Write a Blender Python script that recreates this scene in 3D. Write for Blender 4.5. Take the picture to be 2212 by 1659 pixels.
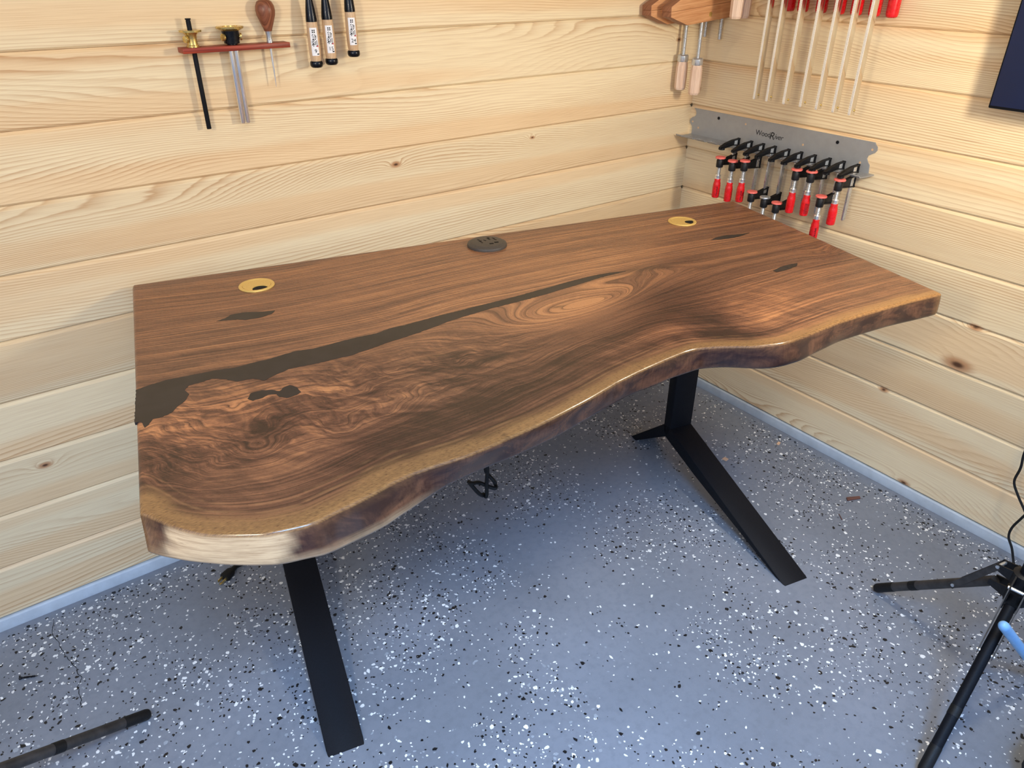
import bpy, bmesh, math, random
import numpy as np
from mathutils import Vector, Matrix, Euler
random.seed(7)
C = bpy.context.scene.collection
for o in list(bpy.data.objects):
    bpy.data.objects.remove(o, do_unlink=True)
scene = bpy.context.scene
U = 0.1295                       # exposure of one wall board, metres

# ------------------------------------------------------------------ camera
cam = bpy.data.cameras.new('camera'); cam_o = bpy.data.objects.new('camera', cam); C.objects.link(cam_o)
cam.sensor_width = 36; cam.lens = 1596.248 / 2212 * 36; cam.clip_start = 0.02
yaw, pitch, roll = math.radians(53.736), math.radians(-30.228), math.radians(0.159)
d = Vector((math.cos(pitch) * math.cos(yaw), math.cos(pitch) * math.sin(yaw), math.sin(pitch)))
r = Vector((math.sin(yaw), -math.cos(yaw), 0)); u = r.cross(d)
r2 = r * math.cos(roll) + u * math.sin(roll); u2 = -r * math.sin(roll) + u * math.cos(roll)
M = Matrix((r2, u2, -d)).transposed().to_4x4(); M.translation = Vector((-14.732, -12.717, 10.417)) * U
cam_o.matrix_world = M
scene.camera = cam_o

# ------------------------------------------------------------------ world, lamps, exposure
scene.view_settings.view_transform = 'Standard'; scene.view_settings.look = 'None'
scene.view_settings.exposure = 0.16; scene.view_settings.gamma = 1.0
scene.view_settings.use_curve_mapping = False
W = bpy.data.worlds.new('world'); scene.world = W; W.use_nodes = True
bg = W.node_tree.nodes['Background']
bg.inputs[1].default_value = 1.62
_wt = W.node_tree; _tc = _wt.nodes.new('ShaderNodeTexCoord'); _sp = _wt.nodes.new('ShaderNodeSeparateXYZ'); _rp = _wt.nodes.new('ShaderNodeValToRGB'); _mr = _wt.nodes.new('ShaderNodeMapRange')
_mr.inputs[1].default_value = -1.0; _mr.inputs[2].default_value = 1.0
_wt.links.new(_tc.outputs['Generated'], _sp.inputs[0]); _wt.links.new(_sp.outputs[2], _mr.inputs[0]); _wt.links.new(_mr.outputs[0], _rp.inputs[0]); _wt.links.new(_rp.outputs[0], bg.inputs[0])
_e = _rp.color_ramp.elements; _e[0].position = 0.49; _e[0].color = (0.22, 0.21, 0.20, 1); _e[1].position = 0.86; _e[1].color = (0.31, 0.53, 1.0, 1)
_k = _rp.color_ramp.elements.new(0.52); _k.color = (0.62, 0.72, 0.86, 1); _k = _rp.color_ramp.elements.new(0.66); _k.color = (0.48, 0.65, 1.0, 1)

def area(name, loc, target, size, power, col, size_y=None):
    l = bpy.data.lights.new(name, 'AREA'); l.energy = power; l.color = col; l.size = size
    if size_y: l.shape = 'RECTANGLE'; l.size_y = size_y
    o = bpy.data.objects.new(name, l); C.objects.link(o); o.location = loc
    o.rotation_euler = (Vector(target) - Vector(loc)).to_track_quat('-Z', 'Y').to_euler()
    return o
LED_A, LED_B = (-0.453, -1.384, 1.30), (-2.42, -1.36, 1.45)
area('panel_lamp_right', LED_A, (-0.60, -0.25, 0.62), 0.20, 17.0, (1.0, 0.89, 0.69))
area('panel_lamp_left', LED_B, (-1.2, -0.2, 0.8), 0.20, 9.8, (1.0, 0.89, 0.69))
dl_ = area('door_daylight', (-1.9, -2.25, 2.56), (-1.38, -1.08, 0), 0.8, 16, (0.28, 0.56, 1.0), 0.8); dl_.data.spread = math.radians(60)
area('ceiling_lamp', (-1.7, -1.5, 2.50), (-1.7, -1.5, 0), 1.2, 9, (1.0, 0.90, 0.72), 0.25)

# ------------------------------------------------------------------ helpers
def lin(c): return tuple(((v / 255) / 12.92 if v / 255 <= 0.04045 else ((v / 255 + 0.055) / 1.055) ** 2.4) for v in c)

class NT:
    def __init__(s, name):
        s.m = bpy.data.materials.new(name); s.m.use_nodes = True
        s.t = s.m.node_tree; s.b = s.t.nodes['Principled BSDF']
    def n(s, typ, **k):
        x = s.t.nodes.new(typ)
        for a, v in k.items(): setattr(x, a, v)
        return x
    def put(s, sock, v):
        if isinstance(v, bpy.types.NodeSocket): s.t.links.new(v, sock)
        elif v is not None:
            if sock.type == 'RGBA' and len(v) == 3: v = (*v, 1)
            sock.default_value = v
    def M(s, op, a, b=None, c=None, clamp=False):
        x = s.n('ShaderNodeMath', operation=op, use_clamp=clamp)
        s.put(x.inputs[0], a)
        if b is not None: s.put(x.inputs[1], b)
        if c is not None: s.put(x.inputs[2], c)
        return x.outputs[0]
    def V(s, op, a, b=None):
        x = s.n('ShaderNodeVectorMath', operation=op); s.put(x.inputs[0], a)
        if b is not None: s.put(x.inputs[1], b)
        return x.outputs['Value'] if op in ('LENGTH', 'DISTANCE', 'DOT_PRODUCT') else x.outputs[0]
    def xyz(s, x, y, z=0.0):
        c = s.n('ShaderNodeCombineXYZ'); s.put(c.inputs[0], x); s.put(c.inputs[1], y); s.put(c.inputs[2], z); return c.outputs[0]
    def sep(s, v):
        c = s.n('ShaderNodeSeparateXYZ'); s.put(c.inputs[0], v); return c.outputs
    def noise(s, vec, scale=1.0, detail=3.0, rough=0.55, dist=0.0):
        x = s.n('ShaderNodeTexNoise'); s.put(x.inputs['Vector'], vec); x.inputs['Scale'].default_value = scale
        x.inputs['Detail'].default_value = detail; x.inputs['Roughness'].default_value = rough
        x.inputs['Distortion'].default_value = dist; return x.outputs['Fac']
    def mapr(s, v, a, b, c=0.0, e=1.0, smooth=True):
        x = s.n('ShaderNodeMapRange', interpolation_type='SMOOTHSTEP' if smooth else 'LINEAR'); s.put(x.inputs[0], v)
        for i, q in enumerate((a, b, c, e)): s.put(x.inputs[i + 1], q)
        return x.outputs[0]
    def mix(s, f, a, b, mode='MIX'):
        x = s.n('ShaderNodeMix', data_type='RGBA', blend_type=mode); s.put(x.inputs[0], f)
        s.put(x.inputs[6], a); s.put(x.inputs[7], b); return x.outputs[2]
    def attr(s, name):
        x = s.n('ShaderNodeAttribute', attribute_name=name); return x.outputs['Vector']
    def bump(s, h, strength, dist=0.001):
        x = s.n('ShaderNodeBump'); x.inputs['Strength'].default_value = strength; x.inputs['Distance'].default_value = dist
        s.put(x.inputs['Height'], h); s.put(s.b.inputs['Normal'], x.outputs[0])
    def out(s, col=None, rough=0.5, metal=0.0, spec=0.5):
        if col is not None: s.put(s.b.inputs['Base Color'], col)
        s.put(s.b.inputs['Roughness'], rough); s.put(s.b.inputs['Metallic'], metal)
        s.b.inputs['Specular IOR Level'].default_value = spec
        return s.m

def plain(name, col, rough=0.5, metal=0.0, spec=0.5, var=0.12, scale=40.0, coat=0.0):
    """base colour with gentle procedural mottling and roughness variation"""
    N = NT(name); tc = N.n('ShaderNodeTexCoord').outputs['Object']
    f = N.noise(tc, scale, 4)
    c = N.mix(N.mapr(f, 0.3, 0.7), tuple(v * (1 - var) for v in col), tuple(min(1, v * (1 + var)) for v in col))
    rr = N.mapr(N.noise(tc, scale * 2.3, 3), 0.3, 0.7, rough * 0.88, min(1, rough * 1.12))
    if coat: N.b.inputs['Coat Weight'].default_value = coat
    return N.out(c, rr, metal, spec)

# knots of the boards: centre, long radius, short radius
KNOTS = [(0, -0.980, 0.439, .013), (0, -0.990, 0.549, .006), (0, -0.819, 0.287, .005), (0, -0.948, 0.039, .006),
         (-1.054, 0, 0.902, .005), (-0.633, 0, 0.915, .003), (-1.958, 0, 0.385, .005), (0, -0.010, 0.990, .006), (-0.09, 0, 1.13, .004)]
def pine(name):
    N = NT(name); tc = N.n('ShaderNodeTexCoord').outputs['Object']
    rnd = N.n('ShaderNodeObjectInfo').outputs['Random']; pos = N.n('ShaderNodeNewGeometry').outputs['Position']
    x, y, z = N.sep(tc)[:3]
    xs = N.M('ADD', x, N.M('MULTIPLY', rnd, 37.0)); zs = N.M('ADD', z, N.M('MULTIPLY', rnd, 11.3))
    kd = None; kc = None
    for (kx, ky, kz, kr) in KNOTS:
        v = N.V('SUBTRACT', pos, (kx, ky, kz)); v = N.V('MULTIPLY', v, (1 / (2.0 * kr), 1 / (2.0 * kr), 1 / kr))
        L = N.V('LENGTH', v)
        e = N.M('POWER', 2.718, N.M('MULTIPLY', L, -0.55)); e = N.M('MULTIPLY', e, N.M('LESS_THAN', L, 14.0))
        kd = e if kd is None else N.M('ADD', kd, e)
        kc = L if kc is None else N.M('MINIMUM', kc, L)
    low = N.noise(N.xyz(N.M('MULTIPLY', xs, 0.8), N.M('MULTIPLY', zs, 4.5)), 1.0, 1.5, 0.45)
    amp = N.mapr(N.M('FRACT', N.M('MULTIPLY', rnd, 7.31)), 0, 1, 8.0, 70.0, False)
    frq = N.mapr(N.M('FRACT', N.M('MULTIPLY', rnd, 3.77)), 0, 1, 80.0, 190.0, False)
    F = N.M('ADD', N.M('MULTIPLY', z, frq), N.M('MULTIPLY', low, amp))
    wob = N.noise(N.xyz(N.M('MULTIPLY', xs, 7.0), N.M('MULTIPLY', zs, 55.0)), 1.0, 3.0)
    F = N.M('ADD', F, N.M('MULTIPLY', wob, 0.9)); F = N.M('ADD', F, N.M('MULTIPLY', kd, 5.0))
    t = N.M('FRACT', F)
    ring = N.M('MULTIPLY', N.M('POWER', t, 2.6), N.mapr(t, 0.86, 1.0, 1.0, 0.0))
    con = N.mapr(N.noise(N.xyz(N.M('MULTIPLY', xs, 0.7), N.M('MULTIPLY', zs, 9.0), 3.0), 1.0, 2), 0.36, 0.66, 0.12, 1.0)
    ring = N.M('MULTIPLY', ring, con)
    fib = N.noise(N.xyz(N.M('MULTIPLY', xs, 9.0), N.M('MULTIPLY', zs, 620.0)), 1.0, 2)
    heart = N.mapr(N.noise(N.xyz(N.M('MULTIPLY', xs, 0.35), N.M('MULTIPLY', zs, 10.0), 9.0), 1.0, 1.5), 0.47, 0.58)
    base = N.mix(heart, lin((233, 214, 177)), lin((229, 201, 160)))
    base = N.mix(N.M('MULTIPLY', ring, 0.95), base, lin((176, 124, 74)))
    base = N.mix(N.mapr(fib, 0.35, 0.75, 0.0, 0.22), base, lin((170, 120, 76)))
    resin = N.mapr(N.noise(N.xyz(N.M('MULTIPLY', xs, 3.0), N.M('MULTIPLY', zs, 120.0), 5.0), 1.0, 2), 0.70, 0.78)
    base = N.mix(N.M('MULTIPLY', resin, 0.45), base, lin((150, 98, 58)))
    val = N.mapr(N.M('FRACT', N.M('MULTIPLY', rnd, 13.7)), 0, 1, 0.90, 1.06, False)
    vb = N.n('ShaderNodeCombineColor'); [N.put(vb.inputs[i], val) for i in range(3)]
    base = N.mix(1.0, base, vb.outputs[0], 'MULTIPLY')
    base = N.mix(N.mapr(kc, 0.75, 2.1, 0.75, 0.0), base, lin((168, 112, 70)))
    base = N.mix(N.mapr(kc, 0.22, 0.9, 0.92, 0.0), base, lin((64, 36, 22)))
    N.bump(N.M('ADD', N.M('MULTIPLY', ring, 0.7), N.M('MULTIPLY', fib, 0.5)), 0.12, 0.0006)
    return N.out(base, 0.46, 0.0, 0.32)

def hardwood(name, light, dark, freq=300.0, axis='X', rough=0.45):
    N = NT(name); tc = N.n('ShaderNodeTexCoord').outputs['Object']; x, y, z = N.sep(tc)[:3]
    a, b = (x, N.M('ADD', y, z)) if axis == 'X' else (z, N.M('ADD', x, y))
    rnd = N.n('ShaderNodeObjectInfo').outputs['Random']
    v = N.xyz(N.M('ADD', N.M('MULTIPLY', a, 9.0), N.M('MULTIPLY', rnd, 20)), N.M('MULTIPLY', b, freq))
    f = N.noise(v, 1.0, 4, 0.6, 0.4)
    N.bump(f, 0.08, 0.0005)
    return N.out(N.mix(N.mapr(f, 0.3, 0.72), dark, light), rough, 0, 0.4)

MAT = {}
MAT['pine'] = pine('pine_board')
MAT['steel'] = plain('zinc_steel', lin((200, 204, 208)), 0.30, 0.8, var=0.05, scale=60)
MAT['bright'] = plain('polished_steel', lin((232, 232, 234)), 0.24, 0.85, var=0.03, scale=20)
MAT['baredge_glint'] = plain('bar_edge_glint_steel', lin((236, 234, 230)), 0.34, 0.45, var=0.05, scale=200)  # white highlight on the bars' front edges, painted as paler, less metallic steel
MAT['barsteel'] = plain('bar_steel', lin((222, 220, 216)), 0.17, 1.0, var=0.03, scale=20)
MAT['sheet'] = plain('brushed_sheet_steel', lin((158, 160, 163)), 0.42, 0.4, var=0.03, scale=50)
MAT['black'] = plain('black_powder_coat', lin((10, 13, 20)), 0.6, 0.0, 0.2, var=0.2, scale=300)
MAT['iron'] = plain('black_cast_iron', lin((17, 18, 22)), 0.5, 0.0, 0.35, var=0.3, scale=180)
MAT['rubber'] = plain('black_rubber', lin((13, 13, 14)), 0.6, 0, 0.35, var=0.2, scale=200)
MAT['gunmetal'] = plain('blued_steel', lin((24, 26, 32)), 0.25, 0.6, var=0.2, scale=120)
MAT['brass'] = plain('brass', lin((212, 186, 118)), 0.28, 0.85, var=0.06, scale=150)
MAT['brass_satin'] = plain('satin_brass', lin((230, 194, 112)), 0.38, 0.45, var=0.04, scale=300)
MAT['red'] = plain('red_lacquer', lin((206, 20, 26)), 0.28, 0, 0.5, var=0.10, scale=60)
MAT['pad'] = plain('salmon_pad', lin((232, 112, 102)), 0.5, 0, 0.4, var=0.08, scale=120)
MAT['white'] = plain('white_paint', lin((226, 224, 218)), 0.7, 0, 0.3, var=0.03, scale=6)
MAT['paper'] = plain('label_paper', lin((236, 234, 236)), 0.6, 0, 0.3, var=0.03, scale=90)
MAT['ink'] = plain('black_ink', lin((22, 22, 24)), 0.6, 0, 0.2, var=0.1, scale=100)
MAT['redink'] = plain('red_ink', lin((206, 60, 70)), 0.6, 0, 0.2, var=0.1, scale=100)
MAT['oak'] = hardwood('white_oak', lin((226, 196, 160)), lin((184, 146, 108)), 420, 'Z')
MAT['beech'] = hardwood('beech_handle', lin((232, 206, 184)), lin((210, 176, 152)), 260, 'Z', 0.5)
MAT['maple'] = hardwood('maple_jaw', lin((214, 160, 112)), lin((188, 128, 82)), 150, 'X', 0.42)
MAT['maple_side'] = hardwood('maple_end_grain', lin((160, 108, 78)), lin((130, 82, 58)), 150, 'X', 0.5)
MAT['padauk'] = hardwood('padauk_shelf', lin((168, 66, 38)), lin((120, 38, 22)), 200, 'X', 0.42)
MAT['walnut_handle'] = hardwood('walnut_handle', lin((150, 92, 64)), lin((98, 54, 36)), 260, 'Z', 0.38)
MAT['plastic'] = plain('dark_plastic', lin((70, 63, 56)), 0.5, 0, 0.45, var=0.08, scale=300)
MAT['void'] = plain('socket_void', lin((6, 6, 7)), 0.7, 0, 0.2, var=0.2, scale=100)
MAT['blueplastic'] = plain('light_blue_plastic', lin((128, 178, 226)), 0.35, 0, 0.5, var=0.05, scale=60)
MAT['nylon'] = plain('black_nylon', lin((12, 14, 20)), 0.7, 0, 0.3, var=0.3, scale=400)
MAT['screen'] = plain('black_glass_blue_sheen', lin((9, 22, 54)), 0.16, 0, 0.5, var=0.15, scale=4)  # blue daylight mirrored in black glass, put into the base colour
MAT['curb'] = plain('grey_blue_curb_paint', lin((184, 194, 204)), 0.5, 0, 0.4, var=0.08, scale=22)
MAT['duststeel'] = plain('dusty_black_tube', lin((50, 47, 46)), 0.5, 0, 0.45, var=0.45, scale=28)
MAT['splinter'] = hardwood('walnut_offcut', lin((112, 76, 66)), lin((76, 48, 42)), 400, 'X', 0.6)
MAT['chip'] = hardwood('pale_offcut', lin((226, 190, 158)), lin((200, 160, 128)), 400, 'X', 0.6)

def link(o, parent=None):
    C.objects.link(o)
    if parent is not None: o.parent = parent
    return o
def setp(o, label=None, cat=None, group=None, kind=None):
    for k, v in (('label', label), ('category', cat), ('group', group), ('kind', kind)):
        if v: o[k] = v
    return o
def thing(name, label, cat, loc=(0, 0, 0), rotz=0.0, group=None):
    o = bpy.data.objects.new(name, None); o.empty_display_size = 0.05
    o.location = loc; o.rotation_euler = (0, 0, rotz); link(o)
    return setp(o, label, cat, group)
def obj(name, bm, mats, parent=None, smooth=False, loc=None):
    me = bpy.data.meshes.new(name)
    bmesh.ops.recalc_face_normals(bm, faces=bm.faces)
    bm.to_mesh(me); bm.free()
    for m in (mats if isinstance(mats, (list, tuple)) else [mats]): me.materials.append(m if not isinstance(m, str) else MAT[m])
    if smooth:
        me.polygons.foreach_set('use_smooth', [True] * len(me.polygons))
        try: me.set_sharp_from_angle(angle=math.radians(38))
        except Exception: pass
    o = bpy.data.objects.new(name, me); link(o, parent)
    if loc is not None: o.location = loc
    return o
def dup_tree(root, loc, rot=None):
    def cp(o, par):
        c = o.copy(); link(c, par)
        for ch in list(o.children): cp(ch, c)
        return c
    r_ = cp(root, None); r_.location = loc
    if rot is not None: r_.rotation_euler = rot
    return r_
def box(bm, lo, hi, bev=0.0, mi=0):
    lo, hi = Vector(lo), Vector(hi)
    g = bmesh.ops.create_cube(bm, size=1.0)
    s = hi - lo; c = (lo + hi) / 2
    for v in g['verts']: v.co = Vector((v.co.x * s.x + c.x, v.co.y * s.y + c.y, v.co.z * s.z + c.z))
    fs = set(f for v in g['verts'] for f in v.link_faces)
    if bev:
        es = list(set(e for v in g['verts'] for e in v.link_edges))
        rb = bmesh.ops.bevel(bm, geom=es, offset=bev, segments=2, affect='EDGES', profile=0.5)
        fs = set(f for f in fs if f.is_valid) | set(rb['faces'])
    for f in fs: f.material_index = mi
    return g
def lathe(bm, prof, base=(0, 0, 0), axis=(0, 0, 1), seg=24, mi=0, cap=True):
    """prof: (radius, height) pairs along axis"""
    q = Vector((0, 0, 1)).rotation_difference(Vector(axis).normalized()); base = Vector(base); rings = []
    for (r_, h_) in prof:
        rings.append([bm.verts.new(base + q @ Vector((r_ * math.cos(2 * math.pi * i / seg), r_ * math.sin(2 * math.pi * i / seg), h_))) for i in range(seg)])
    for a, b in zip(rings, rings[1:]):
        for i in range(seg):
            f = bm.faces.new((a[i], a[(i + 1) % seg], b[(i + 1) % seg], b[i])); f.material_index = mi
    if cap:
        for rg in (rings[0][::-1], rings[-1]):
            f = bm.faces.new(rg); f.material_index = mi
def rod(bm, a, b, r_, r1=None, seg=16, mi=0):
    a, b = Vector(a), Vector(b); lathe(bm, [(r_, 0), (r_ if r1 is None else r1, (b - a).length)], a, b - a, seg, mi)
def tube(bm, pts, r_, seg=10, sub=6, mi=0):
    """round tube along a Catmull-Rom path"""
    P = [Vector(p) for p in pts]; path = []
    for i in range(len(P) - 1):
        p0, p1, p2, p3 = P[max(i - 1, 0)], P[i], P[i + 1], P[min(i + 2, len(P) - 1)]
        for k in range(sub):
            t = k / sub
            path.append(0.5 * ((2 * p1) + (p2 - p0) * t + (2 * p0 - 5 * p1 + 4 * p2 - p3) * t * t + (3 * p1 - p0 - 3 * p2 + p3) * t ** 3))
    path.append(P[-1]); rings = []; nrm = None
    for i, p in enumerate(path):
        tan = (path[min(i + 1, len(path) - 1)] - path[max(i - 1, 0)]).normalized()
        if nrm is None: nrm = tan.orthogonal().normalized()
        nrm = (nrm - tan * nrm.dot(tan)).normalized(); bn = tan.cross(nrm)
        rings.append([bm.verts.new(p + r_ * (math.cos(2 * math.pi * k / seg) * nrm + math.sin(2 * math.pi * k / seg) * bn)) for k in range(seg)])
    for a, b in zip(rings, rings[1:]):
        for i in range(seg):
            f = bm.faces.new((a[i], a[(i + 1) % seg], b[(i + 1) % seg], b[i])); f.material_index = mi
    for rg in (rings[0][::-1], rings[-1]): bm.faces.new(rg).material_index = mi
def prism(bm, poly, axis, a, b, bev=0.0, mi=0):
    """poly: 2-D points; axis 'x','y','z' is the extrusion axis from a to b"""
    def P(p, t):
        return Vector((t, p[0], p[1])) if axis == 'x' else Vector((p[0], t, p[1])) if axis == 'y' else Vector((p[0], p[1], t))
    va = [bm.verts.new(P(p, a)) for p in poly]; vb = [bm.verts.new(P(p, b)) for p in poly]
    fs = [bm.faces.new(va[::-1]), bm.faces.new(vb)]
    n = len(poly)
    for i in range(n): fs.append(bm.faces.new((va[i], va[(i + 1) % n], vb[(i + 1) % n], vb[i])))
    for f in fs: f.material_index = mi
    if bev:
        es = list(set(e for f in fs for e in f.edges))
        rb = bmesh.ops.bevel(bm, geom=es, offset=bev, segments=2, affect='EDGES', profile=0.5)
        for f in rb['faces']: f.material_index = mi
def text_mesh(body, size, shear=0.0, extrude=0.0, space=1.0, bold=0.0):
    cu = bpy.data.curves.new('lettering', 'FONT'); cu.body = body; cu.size = size; cu.shear = shear; cu.extrude = extrude
    cu.align_x = 'CENTER'; cu.align_y = 'CENTER'; cu.space_character = space; cu.offset = bold * size
    o = bpy.data.objects.new('lettering', cu); C.objects.link(o)
    me = bpy.data.meshes.new_from_object(o.evaluated_get(bpy.context.evaluated_depsgraph_get()))
    bpy.data.objects.remove(o, do_unlink=True); bpy.data.curves.remove(cu)
    return me

# ------------------------------------------------------------------ setting: floor
def floor_mat():
    N = NT('epoxy_floor'); tc = N.n('ShaderNodeTexCoord').outputs['Object']
    a = N.noise(tc, 2.2, 4); b = N.noise(tc, 60, 3); c = N.noise(tc, 420, 2)
    col = N.mix(N.mapr(a, 0.3, 0.7), lin((116, 121, 130)), lin((130, 135, 145)))
    col = N.mix(N.mapr(b, 0.4, 0.75, 0, 0.25), col, lin((92, 98, 108)))
    col = N.mix(N.mapr(c, 0.66, 0.72, 0, 0.35), col, lin((160, 164, 170)))
    N.bump(N.M('ADD', N.M('MULTIPLY', a, 2.0), b), 0.05, 0.002)
    return N.out(col, N.mapr(b, 0.3, 0.7, 0.30, 0.44), 0, 0.42)
bm = bmesh.new(); box(bm, (-5.2, -5.2, -0.06), (0.10, 0.10, 0.0))
floor = setp(obj('floor', bm, floor_mat()), kind='structure')
# vinyl flakes bedded in the epoxy
rng = np.random.default_rng(3)
nf = 86000
fx = rng.uniform(-2.75, -0.02, nf); fy = rng.uniform(-2.15, -0.02, nf)
def cheap_noise(x, y, k, seed):
    g = np.random.default_rng(seed).uniform(0, 1, (64, 64)); xi = (x * k) % 63; yi = (y * k) % 63
    i, j = xi.astype(int), yi.astype(int); a, b = xi - i, yi - j; a = a * a * (3 - 2 * a); b = b * b * (3 - 2 * b)
    return (g[i, j] * (1 - a) * (1 - b) + g[i + 1, j] * a * (1 - b) + g[i, j + 1] * (1 - a) * b + g[i + 1, j + 1] * a * b)
dens = 0.55 * cheap_noise(fx, fy, 5.0, 1) + 0.45 * cheap_noise(fx, fy, 13.0, 2)
near_wall = np.maximum(np.exp(fx / 0.10), np.exp(fy / 0.10)) * (rng.uniform(0, 1, nf) < 0.7)
keep = rng.uniform(0, 1, nf) < np.clip((dens - 0.22) * 1.5, 0.06, 1) + near_wall * 0.5
fx, fy = fx[keep], fy[keep]
vs, fs, mi = [], [], []
for x, y in zip(fx, fy):
    k = int(rng.integers(5, 9)); R = float(np.clip(rng.lognormal(-6.02, 0.40), 0.0010, 0.0060)); el = rng.uniform(0.45, 0.95); th = rng.uniform(0, 6.28)
    an = (np.arange(k) + rng.uniform(-0.38, 0.38, k)) * (6.2832 / k); z = 0.0003 + rng.uniform(0, 0.0004); b0 = len(vs)
    for a in an:
        rr = R * rng.uniform(0.72, 1.18); px, py = rr * math.cos(a), rr * el * math.sin(a)
        vs.append((x + px * math.cos(th) - py * math.sin(th), y + px * math.sin(th) + py * math.cos(th), z))
    fs.append(tuple(range(b0, b0 + k))); q = rng.uniform(); mi.append(0 if q < 0.44 else 1 if q < 0.82 else 2)
me = bpy.data.meshes.new('floor_flakes'); me.from_pydata(vs, [], fs); me.update()
for n_, c_ in (('white_flake', (232, 232, 230)), ('black_flake', (26, 26, 28)), ('grey_flake', (150, 156, 164))):
    me.materials.append(plain(n_, lin(c_), 0.4, 0, 0.4, var=0.1, scale=60))
me.polygons.foreach_set('material_index', mi)
fl = bpy.data.objects.new('floor_flakes', me); link(fl, floor); fl['kind'] = 'stuff'
# hairline crack in the slab
ck = [(-2.052, -0.034), (-2.061, -0.084), (-2.053, -0.128), (-2.046, -0.172), (-2.036, -0.212), (-2.03, -0.251), (-2.041, -0.274), (-2.038, -0.309), (-2.047, -0.33)]
bm = bmesh.new(); L_, R_ = [], []
for i in range(len(ck) - 1):
    for k in range(6):
        t = k / 6; x = ck[i][0] * (1 - t) + ck[i + 1][0] * t + random.uniform(-.002, .002); y = ck[i][1] * (1 - t) + ck[i + 1][1] * t
        w = random.uniform(.0003, .0009); L_.append(bm.verts.new((x - w, y, .0012))); R_.append(bm.verts.new((x + w, y, .0012)))
for i in range(len(L_) - 1): bm.faces.new((L_[i], R_[i], R_[i + 1], L_[i + 1]))
obj('crack', bm, 'ink', floor)

# ------------------------------------------------------------------ setting: walls of pine boards
Z0, Z1 = 0.03163, 0.13075          # bottom of the first board, its height
def board_mesh(h_, length):
    """board along +x, front face at y=0 (room side -y), V-grooved long edges"""
    bm = bmesh.new(); c_, ct_, t_ = 0.0042, 0.0072, 0.017
    prof = [(t_, 0.0), (0.0052, 0.0), (0.0002, c_), (0.0, c_ + 0.001), (0.0, h_ - ct_ - 0.001), (0.0003, h_ - ct_), (0.0062, h_ - 0.0006), (t_, h_ - 0.0006)]
    prism(bm, [(p[0], p[1]) for p in prof], 'x', 0.0, length)
    return bm
wl = bmesh.new(); box(wl, (-5.2, 0.0172, 0.0), (0.06, 0.09, 2.62)); wall_l = setp(obj('wall_left', wl, 'pine'), kind='structure')
wr = bmesh.new(); box(wr, (0.0172, -5.2, 0.0), (0.09, 0.06, 2.62)); wall_r = setp(obj('wall_right', wr, 'pine'), kind='structure')
rows = [(Z0, Z1)] + [(Z0 + Z1 + k * U, U) for k in range(18)]
protoL = protoR = proto0L = proto0R = None
for k, (z, h_) in enumerate(rows):
    for side in (0, 1):
        first = k in (0, 1)
        if first:
            me = obj('board', board_mesh(h_, 5.2), 'pine').data; o = [q for q in bpy.data.objects if q.data == me][0]
            if k == 1:
                if side == 0: protoL = me
                else: protoR = me
        else:
            o = bpy.data.objects.new('board', protoL if side == 0 else protoR); link(o)
        if side == 0: o.location = (-5.2, 0, z); o.parent = wall_l
        else: o.location = (0, 0, z); o.rotation_euler = (0, 0, -math.pi / 2); o.parent = wall_r
# painted concrete curb under the boards
bm = bmesh.new(); prism(bm, [(0.05, 0.0), (-0.006, 0.0), (-0.004, 0.028), (0.0, 0.031), (0.05, 0.031)], 'x', -5.2, 0.05, 0.001)
setp(obj('baseboard_left', bm, 'curb', smooth=True), kind='structure')
bm = bmesh.new(); prism(bm, [(0.05, 0.0), (-0.006, 0.0), (-0.004, 0.028), (0.0, 0.031), (0.05, 0.031)], 'y', -5.2, 0.05, 0.001)
setp(obj('baseboard_right', bm, 'curb', smooth=True), kind='structure')
bm = bmesh.new(); box(bm, (-4.2, -2.3, 2.62), (0.09, 0.09, 2.70)); setp(obj('ceiling', bm, 'white'), kind='structure')

# ------------------------------------------------------------------ the desk
DH, DT = 0.751, 0.049
Tf = [(0.0100,0.7956),(0.0332,0.8245),(0.0514,0.8470),(0.0694,0.8629),(0.0873,0.8751),(0.1145,0.8874),(0.1464,0.8997),(0.1706,0.9022),(0.2001,0.9036),(0.2221,0.8943),(0.2556,0.8845),(0.2852,0.8738),(0.3041,0.8651),(0.3412,0.8539),(0.3776,0.8494),(0.4197,0.8454),(0.4602,0.8370),(0.5040,0.8253),(0.5495,0.8138),(0.5992,0.7976),(0.6520,0.7795),(0.7211,0.7514),(0.7806,0.7329),(0.8409,0.7171),(0.8870,0.7066),(0.9142,0.7056),(0.9499,0.7135),(0.9781,0.7247),(1.0129,0.7398),(1.0607,0.7497),(1.0898,0.7490),(1.1430,0.7388),(1.1981,0.7286),(1.2206,0.7237),(1.2918,0.7162),(1.3635,0.7105),(1.4369,0.7058),(1.4905,0.7050),(1.5160,0.7049)]
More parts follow.
